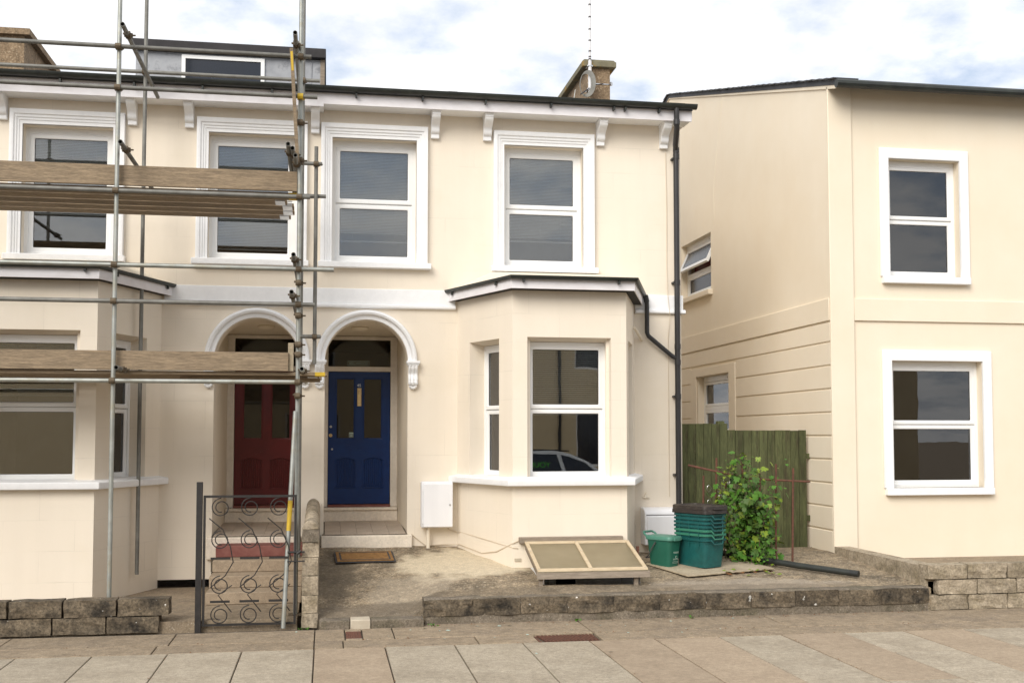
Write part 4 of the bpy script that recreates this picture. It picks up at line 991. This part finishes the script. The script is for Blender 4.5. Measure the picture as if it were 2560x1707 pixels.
# ================================================================== fence across the side passage
fn = thing('board_fence', 'mossy green vertical board fence closing the side passage', 'fence', (5.0, .5, .35))
x = .0; i = 0
while x < 2.0:
    w = .118 + random.uniform(-.008, .01)
    if x + w > 2.02: break
    top = 2.212 if x < .60 else 2.118
    dz = random.uniform(-.006, .006)
    obj('fence_board', M().box(x + .003, x + w - .003, random.uniform(-.008, .004), .022, 0, top - .35 + dz), FENCE, fn, bevel=.003); x += w
obj('rail', M().box(-.02, 1.98, .023, .07, .45, .53), FENCE, fn); obj('rail', M().box(-.02, 1.98, .023, .07, 1.35, 1.43), FENCE, fn)
obj('fence_post', M().box(.60, .70, .071, .16, -.2, 1.9), FENCE, fn)

# boundary: black pipe and rusty railing with vine
tag(obj('black_pipe', M().path([(5.02, -.35, .50), (5.3, -.7, .47), (5.9, -1.5, .40), (6.4, -2.1, .36)], .04, 12), BLACKPL), 'black plastic pipe lying along the ground beside the vine', 'pipe')
rl = thing('rusty_railing', 'rusty broken iron railing standing in the vine beside the recycling boxes', 'railing', (5.16, -.6, .42))
rods = [(-.16, .15, 1.08), (-.02, .05, 1.32), (.12, -.05, 1.02), (.28, -.2, 1.28), (.44, -.35, 1.12), (.60, -.5, 1.25), (.76, -.65, 1.2)]
for (rx, ry, h) in rods: obj('rod', M().tube((rx, ry, -.1), (rx + random.uniform(-.03, .03), ry, h), .014, 7), RUST, rl)
obj('top_rail', M().tube((-.34, .2, 1.22), (.32, -.14, 1.06), .015, 7), RUST, rl)
obj('top_rail', M().tube((.3, -.2, 1.05), (.95, -.8, 1.03), .013, 7), RUST, rl)
mb = M()
for k in range(16):
    xx, zz_ = random.uniform(-.1, .2), random.uniform(.6, 1.0)
    mb.path([(xx + .03 * math.cos(a), .08 - xx * .6, zz_ + .045 * math.sin(a)) for a in [q * math.pi / 4 for q in range(8)]], .0022, 4, closed=True)
obj('chicken_wire', mb, STEEL, rl)
vn = thing('climbing_vine', 'leafy green vine climbing over the rusty railing at the right', 'vine', (5.27, -.72, .38))
def leaf(mb, p, s, az, el, roll):
    out = [(0, 0), (.32, -.12), (.5, .18), (.33, .32), (.42, .62), (.12, .66), (0, 1.0), (-.12, .66), (-.42, .62), (-.33, .32), (-.5, .18), (-.32, -.12)]
    rot = Matrix.Rotation(az, 3, 'Z') @ Matrix.Rotation(el, 3, 'X') @ Matrix.Rotation(roll, 3, 'Y')
    vs = [p + rot @ Vector((a * s, b * s, -.12 * s * abs(a) + .05 * s * math.sin(b * 3))) for a, b in out] + [p + rot @ Vector((0, .32 * s, .05 * s))]
    mb.add(vs, [(12, i, (i + 1) % 12) for i in range(12)])
rng = random.Random(4)
lm, ly, ldm = M(), M(), M(); stm = M()
for k in range(20):
    x0 = rng.uniform(.0, .42); y0 = -x0 * .8 + rng.uniform(-.10, .10)
    h = rng.uniform(.6, 1.34); pts = []
    for q in range(8):
        tt = q / 7; pts.append(Vector((x0 + .12 * math.sin(tt * 4 + k), y0 + .10 * math.cos(tt * 3 + k * 2), .0 + h * tt)))
    stm.path(pts, [.007 * (1 - .6 * q / 7) for q in range(8)], 5)
    for q in range(78):
        tt = rng.uniform(.02, 1); a = min(6, int(tt * 7)); p = pts[a].lerp(pts[a + 1], tt * 7 - a)
        p = p + Vector((rng.gauss(0, .075), rng.gauss(-.03, .08), rng.gauss(0, .07)))
        if p.z < .02: p.z = .03
        rr = rng.random()
        leaf(ly if rr < .13 else (ldm if rr < .55 else lm), p, rng.choice([rng.uniform(.025, .05), rng.uniform(.05, .115)]), rng.uniform(-1.2, 1.2) + math.pi, rng.uniform(-1.5, -.2), rng.uniform(-.6, .6))
# the arching shoot
sh = [Vector((-.12, .05, .75)), Vector((-.10, -.02, .95)), Vector((-.06, -.05, 1.12)), Vector((.02, -.08, 1.25)), Vector((.10, -.1, 1.36)), Vector((.18, -.12, 1.41)), Vector((.26, -.13, 1.43))]
stm.path(sh, [.006, .006, .005, .005, .004, .003, .002], 5)
for q in range(80):
    tt = rng.random() ** 1.3 * .85; a = min(5, int(tt * 6)); p = sh[a].lerp(sh[a + 1], tt * 6 - a) + Vector((rng.gauss(0, .03), rng.gauss(0, .03), rng.gauss(0, .03)))
    leaf(ly, p, rng.uniform(.03, .065) * (1 - .45 * tt), rng.uniform(0, 6), rng.uniform(-1.4, .2), rng.uniform(-.5, .5))
obj('stem', stm, STEM, vn); stuff(obj('foliage', lm, LEAFM, vn, fix=False)); stuff(obj('shade_foliage', ldm, LEAFSH, vn, fix=False)); stuff(obj('young_foliage', ly, LEAFY, vn, fix=False))
fl_ = M(); fl2 = M()
for k in range(26):
    x0, y0 = rng.uniform(4.85, 5.5), rng.uniform(-1.85, -1.55); leaf(fl_ if k % 3 else fl2, Vector((x0, y0, gz(x0, y0) + .03)), rng.uniform(.04, .08), rng.uniform(0, 6), rng.uniform(-.4, .3), rng.uniform(-.4, .4))
fo = stuff(obj('fallen_leaves', fl_, LEAFY, fix=False)); tag(fo, 'fallen green vine leaves on the board in front of the boxes', 'leaves')
fo2 = stuff(obj('fallen_leaves', fl2, LEAFD, fix=False)); tag(fo2, 'withered brown leaves fallen beside the pale board', 'leaves')

# ================================================================== drains and litter
gt = thing('drain_grating', 'rusty iron drain grating with slanted bars set in the pavement channel', 'grating', (2.425, -3.70, 0))
obj('grating_frame', ring(M(frame_T((0, 0, 0), 0)), -.31, .31, -.185, .185, .02, 0, .02), RUST, gt, bevel=.002)
gt.children[0].rotation_euler = (R(-90), 0, 0); gt.children[0].location = (0, 0, -.016)
for k in range(17):
    xx = -.32 + k * .039
    vs = [(xx, .16), (xx + .02, .16), (xx + .09, -.16), (xx + .07, -.16)]
    vs = [(max(-.288, min(.288, a)), b) for a, b in vs]
    obj('bar', M().prism(vs, 'z', -.018, -.002), RUST, gt)
obj('pit_shade_plate', M().box(-.29, .29, -.165, .165, -.049, -.04), BLK, gt)  # shallow plate coloured black to stand in for shade between the bars
cv = thing('stopcock_cover', 'small rusty square stopcock cover in front of the path', 'cover', (.293, -3.195, 0))
obj('plate', M().box(-.078, .078, -.205, .205, -.03, -.003), RUST, cv, bevel=.004)
mb = M()
for i in range(6):
    for j in range(12): mb.sphere((-.06 + i * .024, -.17 + j * .031, -.003), (.007, .009, .004), 6, 4)
obj('tread_pattern', mb, RUST, cv)
mb = M()
for k in range(34):
    x0, y0 = rng.uniform(-.4, 5.2), rng.choice([rng.uniform(-3.0, -2.78), rng.uniform(-3.6, -2.9), rng.uniform(-4.6, -3.4)])
    s_ = rng.uniform(.006, .02); a = rng.uniform(0, 3)
    mb.add([(x0 + s_ * 1.6 * math.cos(a), y0 + s_ * 1.6 * math.sin(a), .006), (x0 - s_ * math.sin(a), y0 + s_ * math.cos(a), .012), (x0 - s_ * 1.5 * math.cos(a), y0 - s_ * 1.5 * math.sin(a), .007), (x0 + s_ * math.sin(a), y0 - s_ * math.cos(a), .005)], [(0, 1, 2, 3)])
tag(stuff(obj('litter_scraps', mb, PRINT, fix=False)), 'tiny pale scraps of paper and petals strewn on the pavement', 'litter')
mb = M()
for k in range(420):
    r0 = rng.random()
    if r0 < .5: x0, y0 = rng.uniform(-.3, 6.9), -2.76 - abs(rng.gauss(0, .05))
    elif r0 < .7: x0, y0 = rng.uniform(-3, 7), rng.gauss(-3.5, .02)
    elif r0 < .85: x0, y0 = rng.uniform(-3, 7), rng.gauss(-3.91, .02)
    else: x0, y0 = JX[rng.randrange(4, 16)] + rng.gauss(0, .012), rng.uniform(-6, -3.95)
    s_ = rng.uniform(.004, .014); a = rng.uniform(0, 6)
    mb.add([(x0 + s_ * math.cos(a), y0 + s_ * math.sin(a), .004), (x0 + s_ * math.cos(a + 2), y0 + s_ * math.sin(a + 2), .010), (x0 + s_ * .8 * math.cos(a + 4.2), y0 + s_ * .8 * math.sin(a + 4.2), .005)], [(0, 1, 2)])
tag(stuff(obj('debris', mb, LEAFD, fix=False)), 'brown leaf crumbs and grit gathered along the wall foot and joints', 'debris')
mb = M()
for (x0, y0) in ((-.24, -2.84), (-.20, -2.86), (2.75, -2.78), (4.05, -2.79), (1.15, -2.83)):
    for k in range(9): leaf(mb, Vector((x0 + rng.gauss(0, .02), y0 + rng.gauss(0, .01), .0 + rng.uniform(0, .02))), rng.uniform(.015, .035), rng.uniform(0, 6), rng.uniform(-.2, 1.0), 0)
tag(stuff(obj('weeds', mb, LEAFM, fix=False)), 'small green weeds growing along the foot of the walls', 'weeds')

# ================================================================== wrought iron gate
ga = thing('garden_gate', 'black wrought iron garden gate with scrolls beside the stone pier', 'gate', (-.315, -2.74, .05))
def gpath(nm, pts, r=.008, closed=False): return obj(nm, M().path([(p[0], 0, p[1]) for p in pts], r, 7, closed), IRON, ga)
obj('frame', M().box(-.012, .012, -.012, .012, 0, 1.36).box(-.95, -.926, -.012, .012, 0, 1.36).box(-.925, -.013, -.010, .010, 1.335, 1.36).box(-.925, -.013, -.010, .010, .0, .022), IRON, ga)
def circ(cx_, cz_, r, a0=0, a1=360, n=20, sp=0): return [(cx_ + (r - sp * i / n) * math.cos(R(a0 + (a1 - a0) * i / n)), cz_ + (r - sp * i / n) * math.sin(R(a0 + (a1 - a0) * i / n))) for i in range(n + 1)]
for cxg in (-.17, -.47, -.77):
    for cz_, s_ in ((1.23, 1), (.89, 1), (.42, -1), (.11, -1)):
        gpath('scroll', circ(cxg, cz_, .10, 90, 640, 34, .055), .006)
    gpath('bar', [(cxg - .12, 1.12), (cxg + .02, 1.0), (cxg + .10, .82), (cxg + .13, .66), (cxg + .05, .52), (cxg - .1, .4)], .006)
    gpath('bar', [(cxg + .12, .42), (cxg - .02, .32), (cxg + .12, .14)], .006)
    obj('collar', M().box(cxg - .10, cxg + .10, -.012, .012, .69, .712).box(cxg - .10, cxg + .10, -.012, .012, .24, .262), IRON, ga)
obj('latch', M().tube((-.08, -.02, .755), (.10, -.02, .755), .011, 8).tube((-.08, -.02, .66), (.10, -.02, .66), .008, 8).tube((.02, -.02, .74), (.06, -.02, .77), .018, 8), IRON, ga)
gp = obj('gate_post', M().box(-1.02, -.96, -.03, .03, -.08, 1.5), IRON, ga)
# neighbour's forecourt: red tiled steps and path
nst = struct(obj('neighbour_path', M().box(-6.0, -.29, -2.69, .02, -.1, .10), SLAB_S))
for k in range(4): obj('step', M().box(-1.35, -.27, -1.6 + k * .38, .0, .101 + k * .14, .10 + (k + 1) * .14), SLAB_T if k < 3 else SILLRED, nst, bevel=.01)
nw = thing('neighbour_wall', 'low stone wall in front of the scaffolded house', 'wall', (-3.0, -2.7, 0))
jx = [-5.4 + .53 * k for k in range(8)]
for i, (a, b) in enumerate(zip(jx, jx[1:])):
    for j in range(2):
        me = rough_block(b - a - .012, .22, .17, .02, i + 100 + 20 * j, rnd=.018); me.materials.append(STONE)
        o = bpy.data.objects.new('block', me); col.objects.link(o); o.parent = nw; o.location = ((a + b) / 2 + 3.0 + (.1 if j else 0), -.05, j * .178)

# ================================================================== scaffolding
sc = thing('scaffold', 'steel tube scaffold with timber boards in front of the left house', 'scaffold', (0, 0, 0))
TR = .0242
def stube(nm, a, b, m=GALV, r=TR): return obj(nm, M().tube(a, b, r, 14, hollow=True), m, sc)
def coupler(p, ax='z', m=CLAMP):
    p = Vector(p); q = M()
    d = {'z': Vector((0, 0, .024)), 'x': Vector((.024, 0, 0)), 'y': Vector((0, .024, 0))}[ax]
    q.tube(p - d, p + d, .036, 12)
    q.tube(p + Vector((-.032, -.055, 0)), p + Vector((.03, -.055, 0)), .034, 10)
    q.tube(p + Vector((-.05, -.03, .012)), p + Vector((-.03, -.03, .012)), .012, 6)
    s_ = Vector((.03, -.015, .0)) if ax != 'x' else Vector((0, -.02, .03))
    q.tube(p + s_, p + s_ + Vector((.05, -.01, 0)) if ax != 'x' else p + s_ + Vector((0, -.03, .03)), .010, 6)
    q.box(p.x + .02, p.x + .05, p.y - .035, p.y - .005, p.z - .022, p.z + .022)
    return obj('coupler', q, m, sc, bevel=.003)
YO, YI = -2.45, -.62
XS = [-.315, -2.25, -4.2]
for k, xs_ in enumerate(XS):
    stube('standard', (xs_, YO, .1), (xs_, YO, 8.4)); stube('standard', (xs_ - .015, YI, .35), (xs_ - .015, YI, 7.75), GALVD)
    obj('base_plate', M().box(xs_ - .075, xs_ + .075, YO - .075, YO + .075, .101, .109), CLAMP, sc)
# outer ledgers on the street side
for z, xe in ((6.23, -.20), (5.78, -.13), (4.66, -.20), (3.86, .065), (3.47, -.14), (2.62, -.34)):
    stube('ledger', (-5.2, YO - .05, z), (xe, YO - .05, z), GALV if z in (3.86, 2.62) else GALVD)
    for xs_ in XS: coupler((xs_, YO, z), 'z', YELLOW if z == 5.78 and xs_ == XS[0] else CLAMP)
for z in (6.55, 5.06, 2.80):
    stube('ledger', (-5.2, YI - .05, z), (-.12, YI - .05, z), GALVD)
    for xs_ in XS: coupler((xs_ - .015, YI, z))
# transoms pointing at the street, open ends visible
for (xx, z, y0) in ((-.367, 6.35, YO - .45), (-.43, 5.14, YO - .45), (-.385, 5.12, YO - .36), (-.352, 5.02, YO - .45), (-.362, 3.96, YO - .42), (-.378, 3.56, YO - .42), (-.262, 2.74, YO - .48),
                    (-2.15, 5.1, YO - .4), (-2.15, 2.74, YO - .4), (-4.1, 5.1, YO - .4), (-4.1, 2.74, YO - .4), (-2.15, 6.35, YO - .4)):
    stube('transom', (xx, y0, z), (xx, YI + .25, z - .02), GALVD if xx != -.262 else GALV)
    coupler((xx, YO - .05, z), 'y')
# tube hung near the wall, with short braces
stube('hanger', (-.155, -.75, 2.93), (-.155, -.75, 5.68), GALVD)
for z in (5.45, 3.27): coupler((-.155, -.75, z), 'z')
stube('brace', (-.36, -.80, 3.27), (-.08, -.80, 3.27), GALVD); stube('brace', (-.5, -.80, 5.45), (-.08, -.80, 5.45), GALVD); stube('brace', (-.5, -.70, 5.06), (-.03, -.70, 5.06), GALVD)
for z in (5.49, 5.07, 3.71, 3.35, 3.03, 2.92, 2.47): coupler((-.315, YO, z))
stube('raker', (-.335, YO - .06, 2.3), (-.43, YO - .36, .02))
p0_, p1_ = Vector((-.335, YO - .06, 2.3)), Vector((-.43, YO - .36, .02))
obj('paint_mark', M().tube(p0_.lerp(p1_, .42), p0_.lerp(p1_, .56), TR + .0006, 14, cap=False), YELLOW, sc)
# boards
for z, xe in ((2.70, .0), (4.70, -.31)):
    for k in range(5):
        y = YO + .12 + k * .29; e_ = xe - random.uniform(.06, .16) if k else xe
        obj('board', M().box(-5.2, e_, y, y + .225, z + .001 * k, z + .038 + .001 * k), BOARD, sc, bevel=.003)
        obj('board_band', M().box(e_ - .13, e_ - .02, y - .0015, y + .2265, z - .0015, z + .0397 + .001 * k), YELLOW if k == 0 else STEEL, sc)
obj('toe_board', M().box(-5.2, -.345, YO + .065, YO + .10, 4.745, 4.965), BOARD, sc, bevel=.003)
obj('toe_board', M().box(-5.2, -.42, YO + .065, YO + .10, 2.745, 2.95), BOARD, sc, bevel=.003)
obj('board', M().box(-1.6, -.075, YO + .30, YO + .52, 2.645, 2.683), BOARD, sc, bevel=.003)
obj('board', M().box(-.425, -.365, YO + .101, YO + .15, 2.745, 3.06), PLYW, sc, bevel=.003)
# leaning timber with a striped label
v0, v1 = Vector((-.335, YO - .13, 5.02)), Vector((-.415, YO - .12, 6.28))
q = M()
dd = (v1 - v0).normalized(); rr_ = Vector((dd.z, 0, -dd.x))
def beam(p, qv, w, d):
    a = []
    for P in (p, qv):
        for sx_, sy_ in ((-1, -1), (1, -1), (1, 1), (-1, 1)): a.append(P + rr_ * w * sx_ + Vector((0, d * sy_, 0)))
    return a
q.add(beam(v0, v1, .019, .045), [(3, 2, 1, 0), (4, 5, 6, 7), (0, 1, 5, 4), (1, 2, 6, 5), (2, 3, 7, 6), (3, 0, 4, 7)])
obj('leaning_board', q, BOARD, sc, bevel=.003)
q = M(); q.add(beam(v0.lerp(v1, .80), v0.lerp(v1, .97), .012, .0465), [(0, 1, 5, 4), (2, 3, 7, 6), (3, 2, 1, 0), (4, 5, 6, 7), (1, 2, 6, 5), (3, 0, 4, 7)])
obj('board_label', q, YELLOW, sc)

# ================================================================== right neighbour
XW = 7.0
rh = thing('end_house', 'yellow cream gable ended house beyond the side passage', 'house')
up = [(4.70, 4.74), (6.42, 4.74), (6.42, 5.815), (4.70, 5.815)]; low = [(3.80, 2.05), (5.50, 2.05), (5.50, 3.15), (3.80, 3.15)]
Tf = lambda p: Vector((XW + p.y, p.x, p.z))      # local x -> world y ; depth into wall -> +x
FY = -.2
obj('gable_wall', M(Tf).plate([(FY, .2), (14.5, .2), (14.5, 7.0), (7.1, 9.05), (FY, 7.04)], [up, low], 0, .3), CREAM2, rh)
obj('room_lining', M(Tf).room(3.4, 6.9, .301, 2.5, 1.5, 3.6).room(4.3, 6.9, .301, 2.5, 4.2, 6.4), ROOM, rh, fix=False)
for (a, b, c, d, op) in ((4.70, 6.42, 4.74, 5.815, True), (3.80, 5.50, 2.05, 3.15, False)):
    w = obj('window', ring(M(Tf), a, b, c, d, .05, .12, .19, wt=.10), UPVC, rh, bevel=.005)
    zmid = c + (d - c) * (.44 if op else .46)
    obj('transom_bar', M(Tf).box(a + .05, b - .05, .125, .185, zmid - .03, zmid + .03), UPVC, w, bevel=.004)
    obj('trickle_vent', M(Tf).box(a + .4, b - .5, .105, .119, d - .07, d - .045), UPVC, w)
    s2 = obj('sash', ring(M(Tf), a + .055, b - .055, c + .055, zmid - .032, .06, .122, .175), UPVC, w, bevel=.006)
    obj('pane', M(Tf).box(a + .10, b - .10, .150, .154, c + .10, zmid - .08), GLF if op else GL, w)
    if op:
        hz_ = d - .105; sash = ring(M(), a + .055, b - .055, -(hz_ - zmid - .03), 0, .06, -.02, .03); pane = M().box(a + .10, b - .10, 0, .004, -(hz_ - zmid - .03) + .055, -.055)
        A = R(24)
        Tt = lambda p: Vector((XW + .135 + p.z * math.sin(A) + p.y * math.cos(A), p.x, hz_ + p.z * math.cos(A) - p.y * math.sin(A)))
        for mbq, nm, mq in ((sash, 'open_sash', UPVC), (pane, 'open_pane', GLF)):
            k = M(Tt); k.add(mbq.v, mbq.f); obj(nm, k, mq, w)
        obj('red_curtain', M(Tf).box(a + .1, b - .1, .24, .26, zmid - .1, d - .1), RED, w)
    else:
        obj('sash', ring(M(Tf), a + .055, b - .055, zmid + .032, d - .105, .05, .122, .175), UPVC, w, bevel=.006)
        obj('pane', M(Tf).box(a + .09, b - .09, .150, .154, zmid + .07, d - .15), GL, w)
    obj('window_sill', M(Tf).box(a - .08, b + .08, -.09, .12, c - .10, c - .002), CREAM2, rh, bevel=.01)
obj('window_surround', ring(M(Tf), 3.47, 5.85, 1.82, 3.31, .315, -.03, 0, wb=.22, wt=.155), CREAM2, rh, bevel=.005)
for z0, z1, p in ((3.66, 3.975, .03),): obj('string_course', M(Tf).box(FY, 9, -p, 0, z0, z1), CREAM2, rh, bevel=.006)
z = .4; k = 0
while z < 3.62:
    z1 = min(z + .318, 3.645)
    segs = [(FY + .002, 3.46), (5.86, 9.0)] if (z1 > 1.82 and z < 3.31) else [(FY + .002, 9.0)]
    for (a, b) in segs: obj('rusticated_course', M(Tf).box(a, b, -.018, 0, z, z1 - .014), CREAM2, rh, bevel=.005)
    z += .33
obj('wall_crack', M(Tf).path([(3.95, -.001, 8.3), (4.22, -.001, 7.6), (4.45, -.001, 6.9), (4.52, -.001, 6.5), (4.50, -.001, 6.1), (4.62, -.001, 5.9)], .004, 4), CREAMP, rh)
# front of the end house
fh = [[(7.9, 4.3), (9.0, 4.3), (9.0, 6.0), (7.9, 6.0)], [(7.9, 1.3), (9.3, 1.3), (9.3, 3.1), (7.9, 3.1)]]
obj('front_wall', M().plate([(XW + .3, .2), (14, .2), (14, 7.1), (XW + .3, 7.1)], fh, FY + .001, FY + .3), CREAM2, rh)
obj('front_pilaster', M().box(XW - .02, XW + .34, FY - .04, FY, .2, 7.0), CREAM2, rh, bevel=.01)
for h in fh:
    T = frame_T((0, FY, 0), 0)
    sash_window(rh, T, h[0][0], h[1][0], h[0][1], h[2][1], (h[0][1] + h[2][1]) / 2, .12, lw=.05, sw=.06)
    obj('window_sill', M().box(h[0][0] - .12, h[1][0] + .12, FY - .09, FY + .12, h[0][1] - .1, h[0][1]), WHITE, rh, bevel=.008)
    obj('window_surround', M().plate([(h[0][0] - .14, h[0][1]), (h[0][0], h[0][1]), (h[0][0], h[2][1]), (h[1][0], h[2][1]), (h[1][0], h[0][1]), (h[1][0] + .14, h[0][1]), (h[1][0] + .14, h[2][1] + .15), (h[0][0] - .14, h[2][1] + .15)], [], FY - .04, FY), WHITE, rh, bevel=.008)
    obj('room_lining', M().room(h[0][0] - .4, h[1][0] + .4, FY + .301, FY + 3, h[0][1] - .5, h[2][1] + .3), ROOM, rh, fix=False)
obj('front_string_course', M().box(XW + .342, 14, FY - .03, FY, 3.66, 3.975), CREAM2, rh, bevel=.006)
# roof with tiles along the verge
yr, zr = 7.1, 9.06
obj('roof', M().prism([(FY - .35, 6.92), (yr, zr), (14.6, 6.98), (14.6, 7.06), (yr, zr + .07), (FY - .35, 7.0)], 'x', XW - .03, 14), SLATE, rh)
ns = 34
for i in range(ns):
    for (ya, za_, yb, zb_) in (((FY - .35), 7.0, yr, zr + .07), (14.6, 7.06, yr, zr + .07)):
        t0, t1 = i / ns, (i + 1.15) / ns
        y0, z0 = ya + (yb - ya) * t0, za_ + (zb_ - za_) * t0; y1, z1 = ya + (yb - ya) * min(1, t1), za_ + (zb_ - za_) * min(1, t1)
        o = obj('verge_slate', M().prism([(y0, z0 + .022), (y1, z1 + .006), (y1, z1 - .006), (y0, z0 + .006)], 'x', XW - .07 + random.uniform(-.012, .012), XW + .3), SLATE, rh)
obj('verge_board', M().prism([(FY - .3, 6.88), (yr, zr - .02), (14.6, 6.9), (14.6, 6.95), (yr, zr + .03), (FY - .3, 6.93)], 'x', XW - .02, XW - .001), CREAM2, rh)
obj('gutter', M().tube((XW - .05, FY - .38, 6.93), (14, FY - .38, 6.93), .06, 10), BLACKPL, rh)
obj('boundary_core', M().box(6.98, 7.2, -2.6, FY - .05, -.02, .5), STONE2, rh)
rw = thing('garden_wall', 'pale stone garden wall in front of the end house', 'wall', (9.0, -2.7, 0))
for i in range(8):
    for j in range(3):
        me = rough_block(.50, .22, .17, .02, i + 200 + 20 * j, rnd=.018); me.materials.append(STONE2)
        o = bpy.data.objects.new('block', me); col.objects.link(o); o.parent = rw; o.location = (-1.78 + i * .51 + (.12 if j % 2 else 0), 0, j * .178)
struct(obj('neighbour_garden', M().box(7.02, 14, -2.6, FY, -.1, .32), SLAB_S))

# ================================================================== across the street (seen mirrored in the panes)
oh = thing('opposite_house', 'tan rendered house across the street, mirrored in the bay window', 'house', (0, 0, 0))
OY = -24.0
ow = [[(8.35, 1.0), (9.6, 1.0), (9.6, 3.1), (8.35, 3.1)], [(-1.5, 1.0), (.5, 1.0), (.5, 2.9), (-1.5, 2.9)], [(8.3, 4.3), (9.5, 4.3), (9.5, 6.0), (8.3, 6.0)], [(-1.3, 4.3), (.3, 4.3), (.3, 6.0), (-1.3, 6.0)], [(3.2, 4.6), (4.4, 4.6), (4.4, 6.1), (3.2, 6.1)]]
obj('wall', M().plate([(-12, -.1), (22, -.1), (22, 6.2), (-12, 6.2)], ow, OY - .3, OY), OPPC, oh)
for h in ow:
    obj('window_frame', ring(M(), h[0][0], h[1][0], h[0][1], h[2][1], .07, OY - .2, OY - .12), UPVC, oh)
    obj('window_pane', M().box(h[0][0] + .06, h[1][0] - .06, OY - .17, OY - .16, h[0][1] + .06, h[2][1] - .06), CARG, oh)
obj('downpipe', M().tube((7.75, OY + .07, 0), (7.75, OY + .07, 6.3), .05, 10), DPIPE, oh)
obj('door', M().box(4.3, 5.25, OY - .02, OY + .06, 0, 2.3), DARKW, oh); obj('door', M().box(9.9, 11.2, OY - .02, OY + .06, 0, 2.4), DARKW, oh)
obj('roof', M().prism([(OY + .4, 6.15), (OY - 4, 7.3), (OY - 8.5, 6.15)], 'x', -12, 22), SLATE, oh)
# parked estate car
car = thing('parked_car', 'white estate car with green window lettering, mirrored in the bay window', 'car', (6.55, -17.6, -.12), R(180))
def car_body():
    # local: +x is the rear when rotated; sections along x of (x, half width bottom, belt z, half width belt)
    st = [(-2.30, .55, .52, .62), (-2.20, .72, .72, .80), (-1.9, .82, .86, .86), (-1.1, .86, .98, .88), (-.9, .86, 1.03, .88), (.2, .87, 1.07, .89), (1.4, .86, 1.10, .88), (2.0, .84, 1.10, .85), (2.25, .74, 1.02, .76)]
    mb = M(); n = 8
    for x, wb_, z, wt_ in st:
        mb.v += [(x, -wb_, .25), (x, -wb_ - .02, .5), (x, -wt_, z), (x, -wt_ + .10, z + .035), (x, wt_ - .10, z + .035), (x, wt_, z), (x, wb_ + .02, .5), (x, wb_, .25)]
    for i in range(len(st) - 1):
        for j in range(n): mb.f.append((i * n + j, i * n + (j + 1) % n, (i + 1) * n + (j + 1) % n, (i + 1) * n + j))
    mb.f += [tuple(range(n)), tuple((len(st) - 1) * n + j for j in range(n - 1, -1, -1))]
    return mb
obj('body', car_body(), CARW, car, bevel=.03, smooth=50)
def strip(pts, y_of, m, nm, d=.012):
    q = M(); n = len(pts)
    for s_ in (0,):
        a = [(p[0], y_of(p[1]), p[1]) for p in pts]; b = [(p[0], y_of(p[1]) - d, p[1]) for p in pts]
        q.add(a + b, [tuple(range(n)), tuple(range(2 * n - 1, n - 1, -1))] + [(i, (i + 1) % n, n + (i + 1) % n, n + i) for i in range(n)])
    return obj(nm, q, m, car)
roofp = [(-1.05, 1.03), (-.55, 1.42), (-.05, 1.66), (.5, 1.755), (1.4, 1.74), (2.0, 1.66), (2.2, 1.10)]
q = M(); k = len(roofp)
for x, z in roofp:
    hw = .88 - (z - 1.0) * .30; q.v += [(x, -hw, z), (x, hw, z)]
for i in range(k - 1): q.f.append((2 * i, 2 * i + 2, 2 * i + 3, 2 * i + 1))
q.f += [tuple(2 * i for i in range(k)), tuple(2 * i + 1 for i in range(k - 1, -1, -1))]
obj('cabin', q, CARW, car, bevel=.02, smooth=30)
yo = lambda s_: (lambda z: s_ * (.89 - (z - 1.0) * .30))
for s_ in (-1, 1):
    y_ = lambda z, s_=s_: s_ * (.892 - (z - 1.0) * .30)
    strip([(-.85, 1.09), (-.42, 1.42), (.02, 1.60), (.26, 1.63), (.10, 1.09)], y_, CARG, 'side_window', .01 * s_)
    strip([(.22, 1.09), (.38, 1.64), (.95, 1.68), (1.15, 1.675), (1.22, 1.09)], y_, CARG, 'side_window', .01 * s_)
    strip([(1.34, 1.10), (1.28, 1.67), (1.85, 1.62), (2.0, 1.14)], y_, CARG, 'side_window', .01 * s_)
    obj('roof_rail', M().tube((-.0, s_ * .63, 1.74), (1.8, s_ * .63, 1.78), .018, 6), TYRE, car)
    for xw in (-1.42, 1.38):
        w = obj('wheel', M().tube((xw, s_ * .70, .31), (xw, s_ * .885, .31), .31, 24), TYRE, car, bevel=.02)
        obj('rim', M().tube((xw, s_ * .886, .31), (xw, s_ * .895, .31), .2, 20), STEEL, w)
obj('windscreen', M().add([(-1.03, -.72, 1.07), (-.16, -.62, 1.63), (-.16, .62, 1.63), (-1.03, .72, 1.07), (-1.0, -.7, 1.05), (-.12, -.6, 1.6), (-.12, .6, 1.6), (-1.0, .7, 1.05)], [(0, 1, 2, 3), (7, 6, 5, 4), (0, 3, 7, 4), (1, 5, 6, 2), (0, 4, 5, 1), (3, 2, 6, 7)]), CARG, car)
for s_ in (-1, 1): obj('headlight', M().box(-2.29, -2.16, s_ * .6 - .1, s_ * .6 + .1, .60, .70), PLASTW, car, bevel=.02)
# lettering faces the house: the house side of the car is local -y (rotated half a turn)
t = text_mesh('window_lettering', 'YOUNGSE', .20, NEON, car); t.rotation_euler = (R(90) - math.atan(.30), 0, R(0)); t.location = (1.02, -(.905 - .34 * .30), 1.32)
for kk, (zz_, txw) in enumerate(((.98, 1.5), (.90, 1.7), (.82, 1.2))):
    obj('door_lettering_strip', M().box(.1, .1 + txw, -.905, -.9, zz_ - .012, zz_ + .012), BLK, car)
